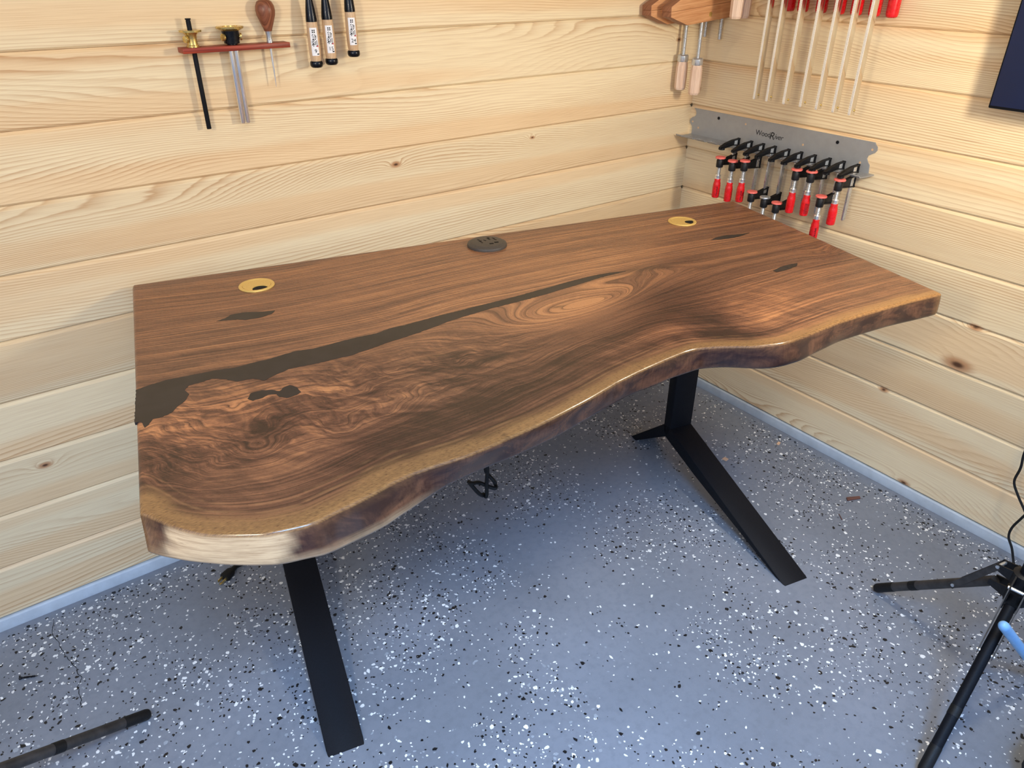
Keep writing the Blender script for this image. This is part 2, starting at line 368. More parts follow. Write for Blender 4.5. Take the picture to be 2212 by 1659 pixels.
Bf = [(0.0030,0.8060),(0.0127,0.8267),(0.0267,0.8419),(0.0501,0.8583),(0.0780,0.8734),(0.1056,0.8884),(0.1334,0.9009),(0.1620,0.9100),(0.1821,0.9109),(0.2123,0.9127),(0.2341,0.9078),(0.2689,0.8979),(0.2929,0.8908),(0.3193,0.8771),(0.3457,0.8661),(0.3745,0.8510),(0.4033,0.8396),(0.4314,0.8319),(0.4646,0.8242),(0.5079,0.8170),(0.5503,0.8050),(0.5922,0.7940),(0.6328,0.7792),(0.6908,0.7573),(0.7541,0.7341),(0.8175,0.7231),(0.8535,0.7137),(0.8932,0.7080),(0.9260,0.7034),(0.9587,0.7112),(0.9821,0.7208),(1.0202,0.7437),(1.0410,0.7527),(1.0667,0.7561),(1.1123,0.7540),(1.1522,0.7432),(1.2139,0.7269),(1.2369,0.7219),(1.3091,0.7148),(1.3821,0.7094),(1.4517,0.7092),(1.5066,0.7082),(1.5269,0.7061)]
xs_ = np.linspace(-0.3, 1.84, 2141)
def curve(T, sig):
    T = np.array(T); y = np.interp(xs_, T[:, 0], T[:, 1])
    k = np.exp(-0.5 * (np.arange(-400, 401) * 0.001 / sig) ** 2); k /= k.sum()
    return np.convolve(np.pad(y, 400, mode='edge'), k, mode='valid')
fT = curve(Tf, 0.007); fB = curve(Bf, 0.009); fT1 = curve(Tf, 0.03); fT2 = curve(Tf, 0.07); fT3 = curve(Tf, 0.2)
at = lambda f, u_: np.interp(u_, xs_, f)
xl = lambda v: 0.0115 * v / 0.79
xr = lambda v: 1.5413 - 0.0245 * v / 0.705
nu, nv = 440, 200
pu = np.linspace(0, 1, nu); vf = np.full(nu, 0.75)
for _ in range(30): vf = at(fT, xl(vf) + pu * (xr(vf) - xl(vf)))
RO = 0.0058
s_ = np.linspace(0, 1, nv)
GV = RO + (vf - 2 * RO)[:, None] * s_[None, :]
GU = (xl(GV) + RO) + pu[:, None] * ((xr(GV) - RO) - (xl(GV) + RO))

def vnoise(x, y, seed):          # smooth value noise on a wrapped lattice
    g = np.random.default_rng(seed).uniform(-1, 1, (257, 257)); xi = (x + 1000) % 256; yi = (y + 1000) % 256
    i, j = xi.astype(int), yi.astype(int); a, b = xi - i, yi - j; a = a * a * a * (a * (a * 6 - 15) + 10); b = b * b * b * (b * (b * 6 - 15) + 10)
    i1, j1 = (i + 1) % 256, (j + 1) % 256
    return g[i, j] * (1 - a) * (1 - b) + g[i1, j] * a * (1 - b) + g[i, j1] * (1 - a) * b + g[i1, j1] * a * b
def fbm(x, y, seed, o=3):
    return sum(vnoise(x * 2 ** k, y * 2 ** k, seed + k) / 2 ** k for k in range(o))
def gau(u_, v_, cu, cv, a, b, rot=0.0):
    c_, s2 = math.cos(rot), math.sin(rot); x, y = u_ - cu, v_ - cv; p, q = x * c_ + y * s2, -x * s2 + y * c_
    return np.exp(-(p / a) ** 2 - (q / b) ** 2)
def sstep(a, b, x):
    t = np.clip((x - a) / (b - a), 0, 1); return t * t * (3 - 2 * t)
RU = [(0.0, 0.4715), (0.0269,0.4643),(0.0557,0.4566),(0.0938,0.4558),(0.1328,0.4551),(0.1631,0.4574),(0.1885,0.4516),(0.2140,0.4500),(0.2407,0.4425),(0.2620,0.4373),(0.2904,0.4406),(0.3180,0.4365),(0.3431,0.4311),(0.3719,0.4269),(0.4077,0.4253),(0.4356,0.4156),(0.4618,0.4137),(0.4936,0.4075),(0.5345,0.3992),(0.5757,0.3931),(0.6180,0.3868),(0.6615,0.3804),(0.7063,0.3738),(0.7536,0.3643),(0.7980,0.3560),(0.8518,0.3450),(0.9014,0.3380),(0.945,0.337),(0.985,0.3415)]
RL = [(0.0060,0.5744),(0.0151,0.5755),(0.0202,0.5944),(0.0254,0.5884),(0.0308,0.5738),(0.0441,0.5738),(0.0577,0.5652),(0.0664,0.5511),(0.0780,0.5378),(0.0846,0.5186),(0.0783,0.5030),(0.0861,0.4900),(0.1036,0.4875),(0.1216,0.4818),(0.1414,0.4937),(0.1579,0.5077),(0.1818,0.5078),(0.1981,0.5217),(0.2181,0.5097),(0.2415,0.4986),(0.2638,0.4975),(0.2894,0.4976),(0.3161,0.4942),(0.3463,0.4921),(0.3829,0.4807),(0.4208,0.4688),(0.4514,0.4613),(0.4872,0.4511),(0.5209,0.4392),(0.5556,0.4270),(0.5982,0.4172),(0.6423,0.4072),(0.6859,0.4011),(0.7307,0.3948),(0.7796,0.3850),(0.8342,0.3726),(0.8867,0.3600),(0.9400,0.3488),(0.985,0.3425)]
rmid_u = np.array([0, .1, .2, .3, .4, .5, .6, .7, .8, .9, 1.0, 1.08, 1.2, 1.6]); rmid_v = np.array([.52, .49, .48, .465, .45, .425, .402, .385, .37, .348, .344, .352, .37, .37])

def fields(u_, v_):
    """grain phase, along-grain coordinate and colour masks of the slab at desk coordinates"""
    burl = np.clip(gau(u_, v_, 0.12, 0.62, 0.20, 0.13) + 0.8 * gau(u_, v_, 0.36, 0.62, 0.22, 0.10) + .4 * gau(u_, v_, .56, .56, .14, .07), 0, 1)
    w1 = fbm(u_ * 5, v_ * 8, 11); w2 = fbm(u_ * 17, v_ * 22, 21, 4)
    uu = u_ + burl * 0.035 * fbm(u_ * 13, v_ * 13, 31, 3); vv = v_ + burl * (0.032 * fbm(u_ * 9, v_ * 11, 41, 3) + 0.006 * w2) + 0.004 * w1
    dep = np.maximum(at(fT, uu) - vv, 0)
    f = at(fT, uu); a = sstep(0.0, 0.07, dep); b = sstep(0.06, 0.20, dep); c_ = sstep(0.18, 0.42, dep)
    F = f * (1 - a) + at(fT1, uu) * a; F = F * (1 - b) + at(fT2, uu) * b; F = F * (1 - c_) + (at(fT3, uu) * .6 + .4 * .80) * c_
    G = F - vv
    G = G + 0.165 * gau(uu, vv, 0.79, 0.480, 0.21, 0.078, -0.20) + .030 * gau(uu, vv, .90, .45, .09, .035, -.3)
    G = G - 0.030 * gau(uu, vv, 1.0777, 0.356, 0.060, 0.026, 0.1)
    G = G + 0.060 * gau(uu, vv, 0.12, 0.70, 0.07, 0.06, .5) + 0.045 * gau(uu, vv, 0.30, 0.70, 0.08, 0.035, -.2)
    G = G + 0.03 * gau(uu, vv, 1.47, 0.42, 0.05, 0.03) + 0.02 * gau(uu, vv, .62, .57, .05, .025)
    S = uu + 0.25 * w1 * 0.2
    tone = 0.0 * u_ + 0.02 * w1
    tone += 0.42 * gau(u_, v_, 0.80, 0.47, 0.17, 0.055, -0.22) + 0.20 * gau(u_, v_, 1.12, 0.60, 0.17, 0.075, -0.45) + .16 * gau(u_, v_, .55, .40, .3, .1, -.1)
    tone += 0.24 * gau(u_, v_, 0.09, 0.60, 0.10, 0.08) + 0.22 * gau(u_, v_, 0.27, 0.58, 0.10, 0.06) + .30 * gau(u_, v_, .20, .775, .05, .09, 1.0) + .18 * gau(u_, v_, .36, .70, .12, .03, -.2)
    tone += 0.15 * gau(u_, v_, 1.0, 0.30, 0.25, 0.12) + .1 * gau(u_, v_, .85, .15, .3, .12)
    tone -= 0.38 * gau(u_, v_, 1.000, 0.650, 0.055, 0.085, 0.3) + .22 * gau(u_, v_, .97, .49, .10, .08, -.5) + .20 * gau(u_, v_, 1.12, .33, .12, .04)
    tone -= 0.25 * gau(u_, v_, 0.045, 0.71, 0.04, 0.08) + .16 * gau(u_, v_, .57, .60, .08, .05, -.3) + .18 * gau(u_, v_, .84, .60, .20, .03, -.35) + .12 * gau(u_, v_, .18, .665, .05, .04)
    tone -= 0.36 * gau(u_, v_, 0.44, 0.75, 0.34, 0.10, -.18) + .30 * gau(u_, v_, .20, .655, .085, .030, -.2) + .3 * gau(u_, v_, .31, .545, .05, .03) + .2 * gau(u_, v_, .42, .60, .10, .03)
    tone += 0.16 * (1 - sstep(.28, .48, v_))
    # hard-edged dark heart patch by the front dip
    hp = sstep(0.0, .012, (u_ - 0.955) - (0.70 - v_) * -0.35) * sstep(0, .05, 1.06 - u_) * sstep(.57, .62, v_)
    tone -= 0.16 * hp
    fig = np.clip(burl * 1.0 + .40 * gau(u_, v_, 1.12, .60, .14, .08, -.45) + .35 * gau(u_, v_, .95, .68, .4, .05) + .18, 0, 1)
    red = np.clip(.75 * gau(u_, v_, .12, .64, .2, .14) + .5 * gau(u_, v_, .95, .58, .3, .10) + .35 * gau(u_, v_, .3, .2, .4, .2), 0, 1)
    # sapwood along the live edge
    sw = 0.026 + 0.012 * (1 - sstep(0.30, 0.60, u_)) - .004 * gau(u_, v_, .95, .68, .05, .2)
    slope = np.gradient(fT, xs_); cs = 1 / np.sqrt(1 + np.interp(u_, xs_, slope) ** 2)
    dl = (at(fT, u_) - v_) * cs
    sap = 1 - sstep(sw * 0.42, sw * 1.22, dl + 0.004 * w2 + 0.003 * w1)
    line = np.exp(-((dl - sw * 1.12) / 0.0016) ** 2) + .6 * np.exp(-((dl - sw * 1.55) / 0.0011) ** 2)
    # dark halo along the resin seam and mineral streaks
    rm = np.interp(u_, rmid_u, rmid_v); dark = 0.55 * np.exp(-((v_ - rm) / 0.012) ** 2) * sstep(.75, .90, u_) * (1 - sstep(1.03, 1.10, u_))
    dark += .55 * gau(u_, v_, 1.0777, .356, .020, .009) + .25 * gau(u_, v_, 1.11, .345, .07, .02)
    dark += .75 * gau(u_, v_, .495, .552, .055, .0065, .02) + .6 * gau(u_, v_, .57, .597, .035, .012, -.2) + .7 * gau(u_, v_, .765, .452, .014, .004)
    for (a_, b_, r_) in ((1.4713, .4185, .004), (1.4344, .4572, .003), (1.4783, .4355, .003), (1.4968, .4434, .003), (1.446, .4146, .003), (.492, .82, .003), (.39, .735, .004)):
        dark += .9 * gau(u_, v_, a_, b_, r_ * 1.3, r_)
    return np.stack([G, S, 0 * G], -1), np.stack([tone, fig, red], -1), np.stack([sap, np.clip(line, 0, 1), np.clip(dark, 0, 1)], -1)

verts = [(a, -b, DH) for a, b in zip(GU.ravel(), GV.ravel())]
g1, g2, g3 = fields(GU.ravel(), GV.ravel())
faces = []
idx = lambda i, j: i * nv + j
I, J = np.meshgrid(np.arange(nu - 1), np.arange(nv - 1), indexing='ij')
faces += np.stack([idx(I, J), idx(I, J + 1), idx(I + 1, J + 1), idx(I + 1, J)], -1).reshape(-1, 4).tolist()
# perimeter: front (left to right), right (front to back), back (right to left), left
per = [(i, nv - 1) for i in range(nu)] + [(nu - 1, j) for j in range(nv - 2, -1, -1)] + [(i, 0) for i in range(nu - 2, -1, -1)] + [(0, j) for j in range(1, nv - 1)]
pidx = [idx(*p) for p in per]; n_p = len(per)
pu_, pv_ = GU.ravel()[pidx], GV.ravel()[pidx]
tx, ty = np.roll(pu_, -3) - np.roll(pu_, 3), np.roll(pv_, -3) - np.roll(pv_, 3)
ln = np.hypot(tx, ty); nx, ny = -ty / ln, tx / ln            # outward for front(left->right): +v
isfront = np.array([p[1] == nv - 1 for p in per]).astype(float)
flare = (at(fB, pu_) - at(fT, pu_)) * isfront
fw = np.convolve(np.pad(isfront, 6, mode='wrap'), np.ones(13) / 13, 'valid')
lumps = 0.0022 * fbm(pu_ * 14, pv_ * 3, 77, 3) * fw
rings = []
steps = [(RO * math.sin(a), -RO * (1 - math.cos(a)), 0.0) for a in np.radians([18, 36, 54, 72, 90])]
steps += [(RO + 0.0, -RO - (DT - 0.013) * t, t) for t in (0.25, 0.5, 0.75, 1.0)]
steps += [(RO - 0.007 * (1 - math.cos(a)), -DT + 0.0085 * (1 - math.sin(a)), 1.0) for a in np.radians([22, 45, 68, 90])]
all_g = [g1, g2, g3]; side_attr = [np.zeros((len(verts), 3))]
for (o_, dz, t) in steps:
    bul = lumps * math.sin(math.pi * min(max(t, 0), 1) * .9 + .1) if t > 0 else 0 * lumps
    uu = pu_ + nx * (o_ + bul); vv = pv_ + ny * (o_ + bul) + flare * t
    b0 = len(verts); verts += [(a, -b, DH + dz) for a, b in zip(uu, vv)]; rings.append(b0)
    q1, q2, q3 = fields(pu_, pv_)
    q1 = q1.copy(); q1[:, 2] = -dz
    for k, q in enumerate((q1, q2, q3)): all_g[k] = np.concatenate([all_g[k], q])
    sd = np.zeros((n_p, 3)); tt = (-dz) / DT; sd[:, 0] = sstep(.05, .14, np.full(n_p, tt)) * fw
    jag = 0.010 * fbm(pu_ * 40 + tt * 3, pv_ * 9 + tt * 4, 91, 3)
    pale = sstep(0.035, 0.055, pu_ + jag) * (1 - sstep(0.165, 0.195, pu_ + jag + .015 * tt))
    pale = np.maximum(pale, sstep(0.70, 0.95, tt + 2 * jag) * (1 - sstep(0.30, 0.40, pu_)) * .75)
    sd[:, 1] = pale * fw; sd[:, 2] = fw
    side_attr.append(sd)
prev = pidx
for b0 in rings:
    cur = [b0 + i for i in range(n_p)]
    faces += [(prev[i], cur[i], cur[(i + 1) % n_p], prev[(i + 1) % n_p]) for i in range(n_p)]
    prev = cur
fr = prev[:nu]; bk = prev[nu + nv - 1 - 0 - 1: nu + nv - 1 - 1 + nu][::-1]
bk = [prev[nu + (nv - 1) + k - 1] for k in range(nu)][::-1] if len(bk) != nu else bk
faces += [(fr[i], fr[i + 1], bk[i + 1], bk[i])[::-1] for i in range(nu - 1)]
me = bpy.data.meshes.new('desktop'); me.from_pydata(verts, [], faces); me.update()
for nme, arr in (('grain', all_g[0]), ('tint', all_g[1]), ('bark', all_g[2]), ('flank', np.concatenate(side_attr))):
    at_ = me.attributes.new(nme, 'FLOAT_VECTOR', 'POINT'); at_.data.foreach_set('vector', arr.astype(np.float32).ravel())
me.polygons.foreach_set('use_smooth', [True] * len(me.polygons))
bm = bmesh.new(); bm.from_mesh(me); bmesh.ops.recalc_face_normals(bm, faces=bm.faces); bm.to_mesh(me); bm.free()

def walnut():
    N = NT('oiled_walnut'); G, S, D = N.sep(N.attr('grain'))[:3]; tone, fig, red = N.sep(N.attr('tint'))[:3]
    sap, line, dark = N.sep(N.attr('bark'))[:3]; side, pale, front = N.sep(N.attr('flank'))[:3]
    tc = N.n('ShaderNodeTexCoord').outputs['Object']; u_, v_, z_ = N.sep(tc)[:3]
    n1 = N.noise(N.xyz(N.M('MULTIPLY', G, 210.0), N.M('MULTIPLY', S, 2.6)), 1.0, 5, 0.62)
    n2 = N.noise(N.xyz(N.M('MULTIPLY', G, 42.0), N.M('MULTIPLY', S, 1.3), 4.0), 1.0, 3, 0.55)
    lines = N.M('FRACT', N.M('ADD', N.M('MULTIPLY', G, 120.0), N.M('MULTIPLY', n2, 3.0)))
    lines = N.M('MULTIPLY', N.M('POWER', lines, 5.0), N.mapr(lines, 0.93, 1.0, 1.0, 0.0))
    pores = N.noise(N.xyz(N.M('MULTIPLY', v_, 900.0), N.M('MULTIPLY', u_, 130.0), 2.0), 1.0, 3, 0.6)
    pore2 = N.noise(N.xyz(N.M('MULTIPLY', G, 1300.0), N.M('MULTIPLY', S, 45.0), 2.0), 1.0, 2, 0.6)
    curl = N.noise(N.xyz(N.M('ADD', N.M('MULTIPLY', u_, 46.0), N.M('MULTIPLY', G, 35.0)), N.M('MULTIPLY', v_, 16.0), 7.0), 1.0, 3, 0.6, 0.8)
    curl2 = N.noise(N.xyz(N.M('MULTIPLY', u_, 11.0), N.M('MULTIPLY', v_, 42.0), 1.0), 1.0, 3, 0.6, 1.0)
    k = N.M('ADD', N.M('MULTIPLY', n1, 0.75), N.M('MULTIPLY', n2, 0.55))
    k = N.M('ADD', k, N.M('MULTIPLY', tone, 0.62)); k = N.M('ADD', k, N.M('MULTIPLY', N.M('MULTIPLY', N.M('SUBTRACT', N.M('ADD', curl, curl2), 1.0), fig), 0.72))
    k = N.M('SUBTRACT', k, N.M('MULTIPLY', N.mapr(pores, 0.50, 0.70), 0.075)); k = N.M('SUBTRACT', k, N.M('MULTIPLY', N.mapr(pore2, 0.52, 0.72), 0.08))
    k = N.M('ADD', N.M('MULTIPLY', N.M('SUBTRACT', k, 0.64), 1.28), 0.615)
    rp = N.n('ShaderNodeValToRGB'); N.put(rp.inputs[0], k); e = rp.color_ramp.elements
    e[0].position = 0.26; e[0].color = (*lin((48, 32, 24)), 1); e[1].position = 1.0; e[1].color = (*lin((178, 124, 80)), 1)
    for p, c_ in ((0.48, (85, 55, 40)), (0.66, (115, 77, 54)), (0.84, (150, 102, 68))):
        q = rp.color_ramp.elements.new(p); q.color = (*lin(c_), 1)
    col = rp.outputs[0]
    col = N.mix(N.M('MULTIPLY', red, 0.6), col, (1.06, 0.86, 0.80), 'MULTIPLY')
    col = N.mix(N.M('MULTIPLY', lines, 0.85), col, lin((42, 25, 18)))
    sapc = N.mix(N.mapr(N.M('ADD', N.M('MULTIPLY', n2, .35), N.M('MULTIPLY', pores, .65)), 0.30, 0.66), lin((88, 62, 40)), lin((156, 116, 70)))
    col = N.mix(N.M('MULTIPLY', sap, 0.80), col, sapc)
    col = N.mix(N.M('MULTIPLY', line, 0.34), col, lin((164, 120, 78)))
    col = N.mix(N.M('MULTIPLY', dark, 0.9), col, lin((42, 30, 24)))
    mot = N.noise(N.xyz(N.M('MULTIPLY', u_, 16.0), N.M('MULTIPLY', v_, 16.0), N.M('MULTIPLY', z_, 34.0)), 1.0, 5, 0.62, 0.8)
    mot2 = N.noise(N.xyz(N.M('MULTIPLY', u_, 240.0), N.M('MULTIPLY', v_, 240.0), N.M('MULTIPLY', z_, 30.0)), 1.0, 3, 0.6)
    sc = N.mix(N.mapr(mot, 0.34, 0.74), lin((46, 29, 26)), lin((98, 66, 48)))
    sc = N.mix(N.mapr(mot2, 0.45, 0.7, 0, 0.35), sc, lin((40, 24, 20)))
    hz = N.noise(N.xyz(N.M('MULTIPLY', u_, 22.0), N.M('MULTIPLY', v_, 22.0), N.M('MULTIPLY', z_, 700.0)), 1.0, 4, 0.65)
    pc = N.mix(N.mapr(hz, 0.34, 0.62), lin((168, 140, 108)), lin((200, 172, 136)))
    pc = N.mix(N.mapr(mot, 0.62, 0.72, 0, 0.4), pc, lin((110, 84, 66)))
    sc = N.mix(pale, sc, pc)
    col = N.mix(side, col, sc)
    N.bump(N.M('ADD', N.M('MULTIPLY', pores, 0.6), N.M('MULTIPLY', side, mot)), 0.06, 0.0008)
    rr = N.mapr(pores, 0.3, 0.7, 0.27, 0.37); rr = N.M('ADD', N.M('MULTIPLY', rr, N.M('SUBTRACT', 1.0, front)), N.M('MULTIPLY', front, 0.2))
    return N.out(col, rr, 0, 0.5)
MAT['walnut'] = walnut()
me.materials.append(MAT['walnut'])
ANG = math.radians(-12.5059)
desk = thing('desk', 'live-edge walnut desk with dark resin seam on two black splayed steel legs', 'desk', (-1.699, -0.023, 0), ANG)
top = bpy.data.objects.new('desktop', me); link(top, desk); top['label'] = 'walnut slab with golden sapwood live edge'

def resin_mat():
    N = NT('dark_resin'); tc = N.n('ShaderNodeTexCoord').outputs['Object']
    f = N.noise(tc, 30, 4); return N.out(N.mix(N.mapr(f, 0.3, 0.7), lin((30, 26, 24)), lin((39, 34, 32))), 0.36, 0, 0.45)
MAT['resin'] = resin_mat()
def rough_poly(pts, amp, seg):
    out = []; rg = random.Random(5)
    n = len(pts)
    for i in range(n):
        a, b = Vector(pts[i]), Vector(pts[(i + 1) % n]); k = max(1, int((b - a).length / seg))
        for j in range(k):
            p = a.lerp(b, j / k); out.append((p.x + rg.uniform(-amp, amp), p.y + rg.uniform(-amp, amp)))
    return out
def inlay(pts, name='resin_fill', amp=0.0006, seg=0.004, z0=-0.004, z1=0.00035, label=None):
    bm = bmesh.new(); pp = rough_poly(pts, amp, seg)
    va = [bm.verts.new((p[0], -p[1], DH + z1)) for p in pp]; vb = [bm.verts.new((p[0], -p[1], DH + z0)) for p in pp]
    bm.faces.new(va); n = len(va)
    for i in range(n): bm.faces.new((va[i], va[(i + 1) % n], vb[(i + 1) % n], vb[i]))
    bm.normal_update(); bmesh.ops.triangulate(bm, faces=[f for f in bm.faces if len(f.verts) > 4])
    o = obj(name, bm, 'resin', top)
    if label: o['label'] = label
    return o
inlay([(0.008, 0.4715)] + RU[1:] + RL[::-1], label='long dark resin seam narrowing to the right')
inlay([(0.1457,0.2570),(0.1637,0.2482),(0.1753,0.2363),(0.2001,0.2355),(0.2275,0.2455),(0.2538,0.2510),(0.2466,0.2633),(0.2241,0.2724),(0.1961,0.2715),(0.1830,0.2640),(0.1627,0.2600)])
inlay([(0.1663,0.5699),(0.1734,0.5539),(0.1912,0.5520),(0.2051,0.5580),(0.2158,0.5659),(0.2233,0.5561),(0.2329,0.5523),(0.2430,0.5646),(0.2460,0.5822),(0.2389,0.5887),(0.2237,0.5916),(0.2132,0.5839),(0.2090,0.5730),(0.1979,0.5700),(0.1880,0.5761),(0.1733,0.5791)])
inlay([(1.2794,0.2486),(1.3075,0.2378),(1.3382,0.2354),(1.3734,0.2427),(1.4030,0.2427),(1.3713,0.2528),(1.3377,0.2584),(1.3056,0.2553)])
inlay([(1.2817,0.4682),(1.3130,0.4568),(1.3450,0.4514),(1.3650,0.4536),(1.3505,0.4666),(1.3182,0.4753),(1.2840,0.4779)])

# legs: column, short back foot and long front foot of folded steel
def leg(u0):
    bm = bmesh.new(); w = 0.0735; zt = DH - DT
    poly = [(-0.134, 0.1454), (-0.134, zt), (-0.167, zt), (-0.167, 0.1454), (-0.690, 0.0), (-0.640, 0.0), (-0.300, 0.074), (-0.1465, 0.108), (0.004, 0.0), (0.026, 0.0), (0.018, 0.008)]
    # split into convex-ish pieces: column, front foot, back foot
    prism(bm, [(-0.134, 0.128), (-0.134, zt), (-0.167, zt), (-0.167, 0.1454), (-0.150, 0.1100)], 'x', u0, u0 + w, 0.0022)
    prism(bm, [(-0.1465, 0.108), (-0.150, 0.150), (-0.167, 0.1454), (-0.690, 0.0), (-0.655, 0.0), (-0.300, 0.072)], 'x', u0, u0 + w, 0.0022)
    prism(bm, [(-0.1465, 0.108), (0.002, 0.0), (0.028, 0.0), (-0.134, 0.1454), (-0.150, 0.150)], 'x', u0, u0 + w, 0.0022)
    # mounting plate and arm under the slab
    box(bm, (u0 - 0.02, -0.60, zt - 0.006), (u0 + w + 0.02, -0.10, zt - 0.0003), 0.001)
    return obj('leg', bm, 'black', desk, smooth=True)
leg(0.1740); leg(1.2990)

# grommets
def grommet(cu, cv, ang, label):
    z = DH + 0.0002
    bm = bmesh.new(); lathe(bm, [(0.0285, 0.0), (0.0285, 0.0012), (0.0300, 0.0026), (0.0350, 0.0026), (0.0362, 0.0012), (0.0362, 0.0)], (cu, -cv, z), seg=48, cap=False)
    ring = obj('cable_grommet', bm, 'brass_satin', desk, smooth=True); ring['label'] = label
    # lid with a D-shaped mouth, one sheet level below the ring
    bm = bmesh.new(); c_ = Vector((cu, -cv)); R = 0.0283
    poly = []; hf = math.radians(34)
    for i in range(49):
        a = math.radians(ang) + hf + (2 * math.pi - 2 * hf) * i / 48; poly.append(c_ + Vector((math.cos(a), math.sin(a))) * R)
    dv = Vector((math.cos(math.radians(ang)), math.sin(math.radians(ang)))); pv = Vector((-dv.y, dv.x)); m0 = c_ + dv * R * math.cos(hf)
    for i in range(1, 20):
        a = math.pi * (1 - i / 20); poly.append(m0 + pv * math.cos(a) * R * math.sin(hf) - dv * math.sin(a) * 0.0175)
    prism(bm, [(p.x, p.y) for p in poly], 'z', z, z + 0.0018)
    bm.normal_update(); bmesh.ops.triangulate(bm, faces=[f for f in bm.faces if len(f.verts) > 4])
    obj('grommet_lid', bm, 'brass_satin', ring)
    bm = bmesh.new(); lathe(bm, [(0.0280, 0.0), (0.0280, 0.0006)], (cu, -cv, z), seg=40); obj('brush_insert', bm, 'nylon', ring)
grommet(0.2375, 0.1085, -78, 'brass cable grommet nearest the left end')
grommet(1.2990, 0.1035, -42, 'brass cable grommet nearest the right end')
# round power outlet
pc = Vector((0.7690, -0.0705, DH))
bm = bmesh.new(); lathe(bm, [(0.0470, 0.0), (0.0472, 0.0035), (0.0462, 0.0060), (0.0385, 0.0100), (0.0370, 0.0104), (0.0, 0.0104)], pc, seg=56, cap=False)
outlet = obj('power_outlet', bm, 'plastic', desk, smooth=True); outlet['label'] = 'round dark outlet with sockets and two charging ports'
def slot(x, y, w, h_, rot=0.0):
    bm = bmesh.new(); box(bm, (-w / 2, -h_ / 2, -0.0006), (w / 2, h_ / 2, 0.0004))
    o = obj('socket_slot', bm, 'void', outlet); o.location = (pc.x + x, pc.y + y, DH + 0.0104); o.rotation_euler = (0, 0, rot)
for sx, sg in ((-0.0125, 1), (0.0125, 1)):
    a0 = math.radians(22)
    slot(sx - 0.0028, 0.0165 if sx < 0 else 0.0110, 0.0022, 0.0068, a0); slot(sx + 0.0098, 0.0075 if sx < 0 else 0.0035, 0.0022, 0.0080, a0)
    slot(sx - 0.002, 0.006 if sx < 0 else 0.0195, 0.0055, 0.0055, a0)
slot(-0.0150, -0.0045, 0.0022, 0.0068, .4); slot(0.0215, 0.0125, 0.0022, 0.0068, .4)
slot(0.0035, -0.0195, 0.0098, 0.0055, -0.12); slot(0.0178, -0.0150, 0.0098, 0.0055, -0.12)

# power cord hard-wired to the outlet: bundled below the slab, plug on the floor by the left wall
inv = (Matrix.Translation((-1.699, -0.023, 0)) @ Matrix.Rotation(ANG, 4, 'Z')).inverted()
dl = lambda u_, v_, z: Vector((u_, -v_, z))
wv = lambda x, y, z: inv @ Vector((x, y, z))
P0 = [(0.769, 0.700), (0.74, 0.60), (0.66, 0.47), (0.6502, 0.3385), (0.6448, 0.2869), (0.6412, 0.2545), (0.6380, 0.2515), (0.6337, 0.2536), (0.6190, 0.2735), (0.6045, 0.2960), (0.6040, 0.3005), (0.6072, 0.3025), (0.6290, 0.2880), (0.6516, 0.2739), (0.6644, 0.2713), (0.6685, 0.2750), (0.6669, 0.2801), (0.6580, 0.2970), (0.6487, 0.3099), (0.6430, 0.3280), (0.640, 0.38), (0.60, 0.60)]
vv0 = [.07, .18, .31] + [.35 + .007 * (i % 3) for i in range(18)] + [.30]
bm = bmesh.new()
path = [dl(q[0], v_, q[1]) for q, v_ in zip(P0, vv0)] + [dl(.5, .25, .67), dl(.3, .12, .66), dl(.22, .06, .45), wv(-1.50, -.10, .12), wv(-1.53, -.105, .02), wv(-1.58, -.112, .0045), wv(-1.655, -.122, .008)]
tube(bm, path, 0.0046, 8, 5)
cord = obj('power_cord', bm, 'rubber', desk, smooth=True); cord['label'] = 'black cord bundled under the slab, plug on the floor'
q = (inv.to_3x3() @ Vector((-0.84, -0.54, 0))).normalized(); c0 = wv(-1.652, -0.122, 0.010); perp = Vector((-q.y, q.x, 0)); bm = bmesh.new()
prof = [(0.0, .0045, .0045), (.012, .0058, .0058), (.020, .0115, .0085), (.040, .0130, .0095), (.044, .0120, .0090)]
rg = []
for (s, a, b) in prof:
    rg.append([bm.verts.new(c0 + q * s + perp * a * math.copysign(abs(math.cos(t)) ** .6, math.cos(t)) + Vector((0, 0, b * math.copysign(abs(math.sin(t)) ** .6, math.sin(t))))) for t in [2 * math.pi * i / 20 for i in range(20)]])
for a, b in zip(rg, rg[1:]):
    for i in range(20): bm.faces.new((a[i], a[(i + 1) % 20], b[(i + 1) % 20], b[i]))
bm.faces.new(rg[0][::-1]); bm.faces.new(rg[-1])
obj('plug', bm, 'rubber', cord, smooth=True)
for sgn in (-1, 1):
    bm = bmesh.new(); a = c0 + q * .044 + perp * .0062 * sgn
    vs_ = [a + perp * .0008 * i + Vector((0, 0, .0032 * j)) + q * k for i in (-1, 1) for j in (-1, 1) for k in (0, .016)]
    bmesh.ops.convex_hull(bm, input=[bm.verts.new(v) for v in vs_]); obj('prong', bm, 'brass', cord)
bm = bmesh.new(); rod(bm, c0 + q * .044 + Vector((0, 0, -.0055)), c0 + q * .062 + Vector((0, 0, -.0055)), .0024, seg=10); obj('prong', bm, 'brass', cord)

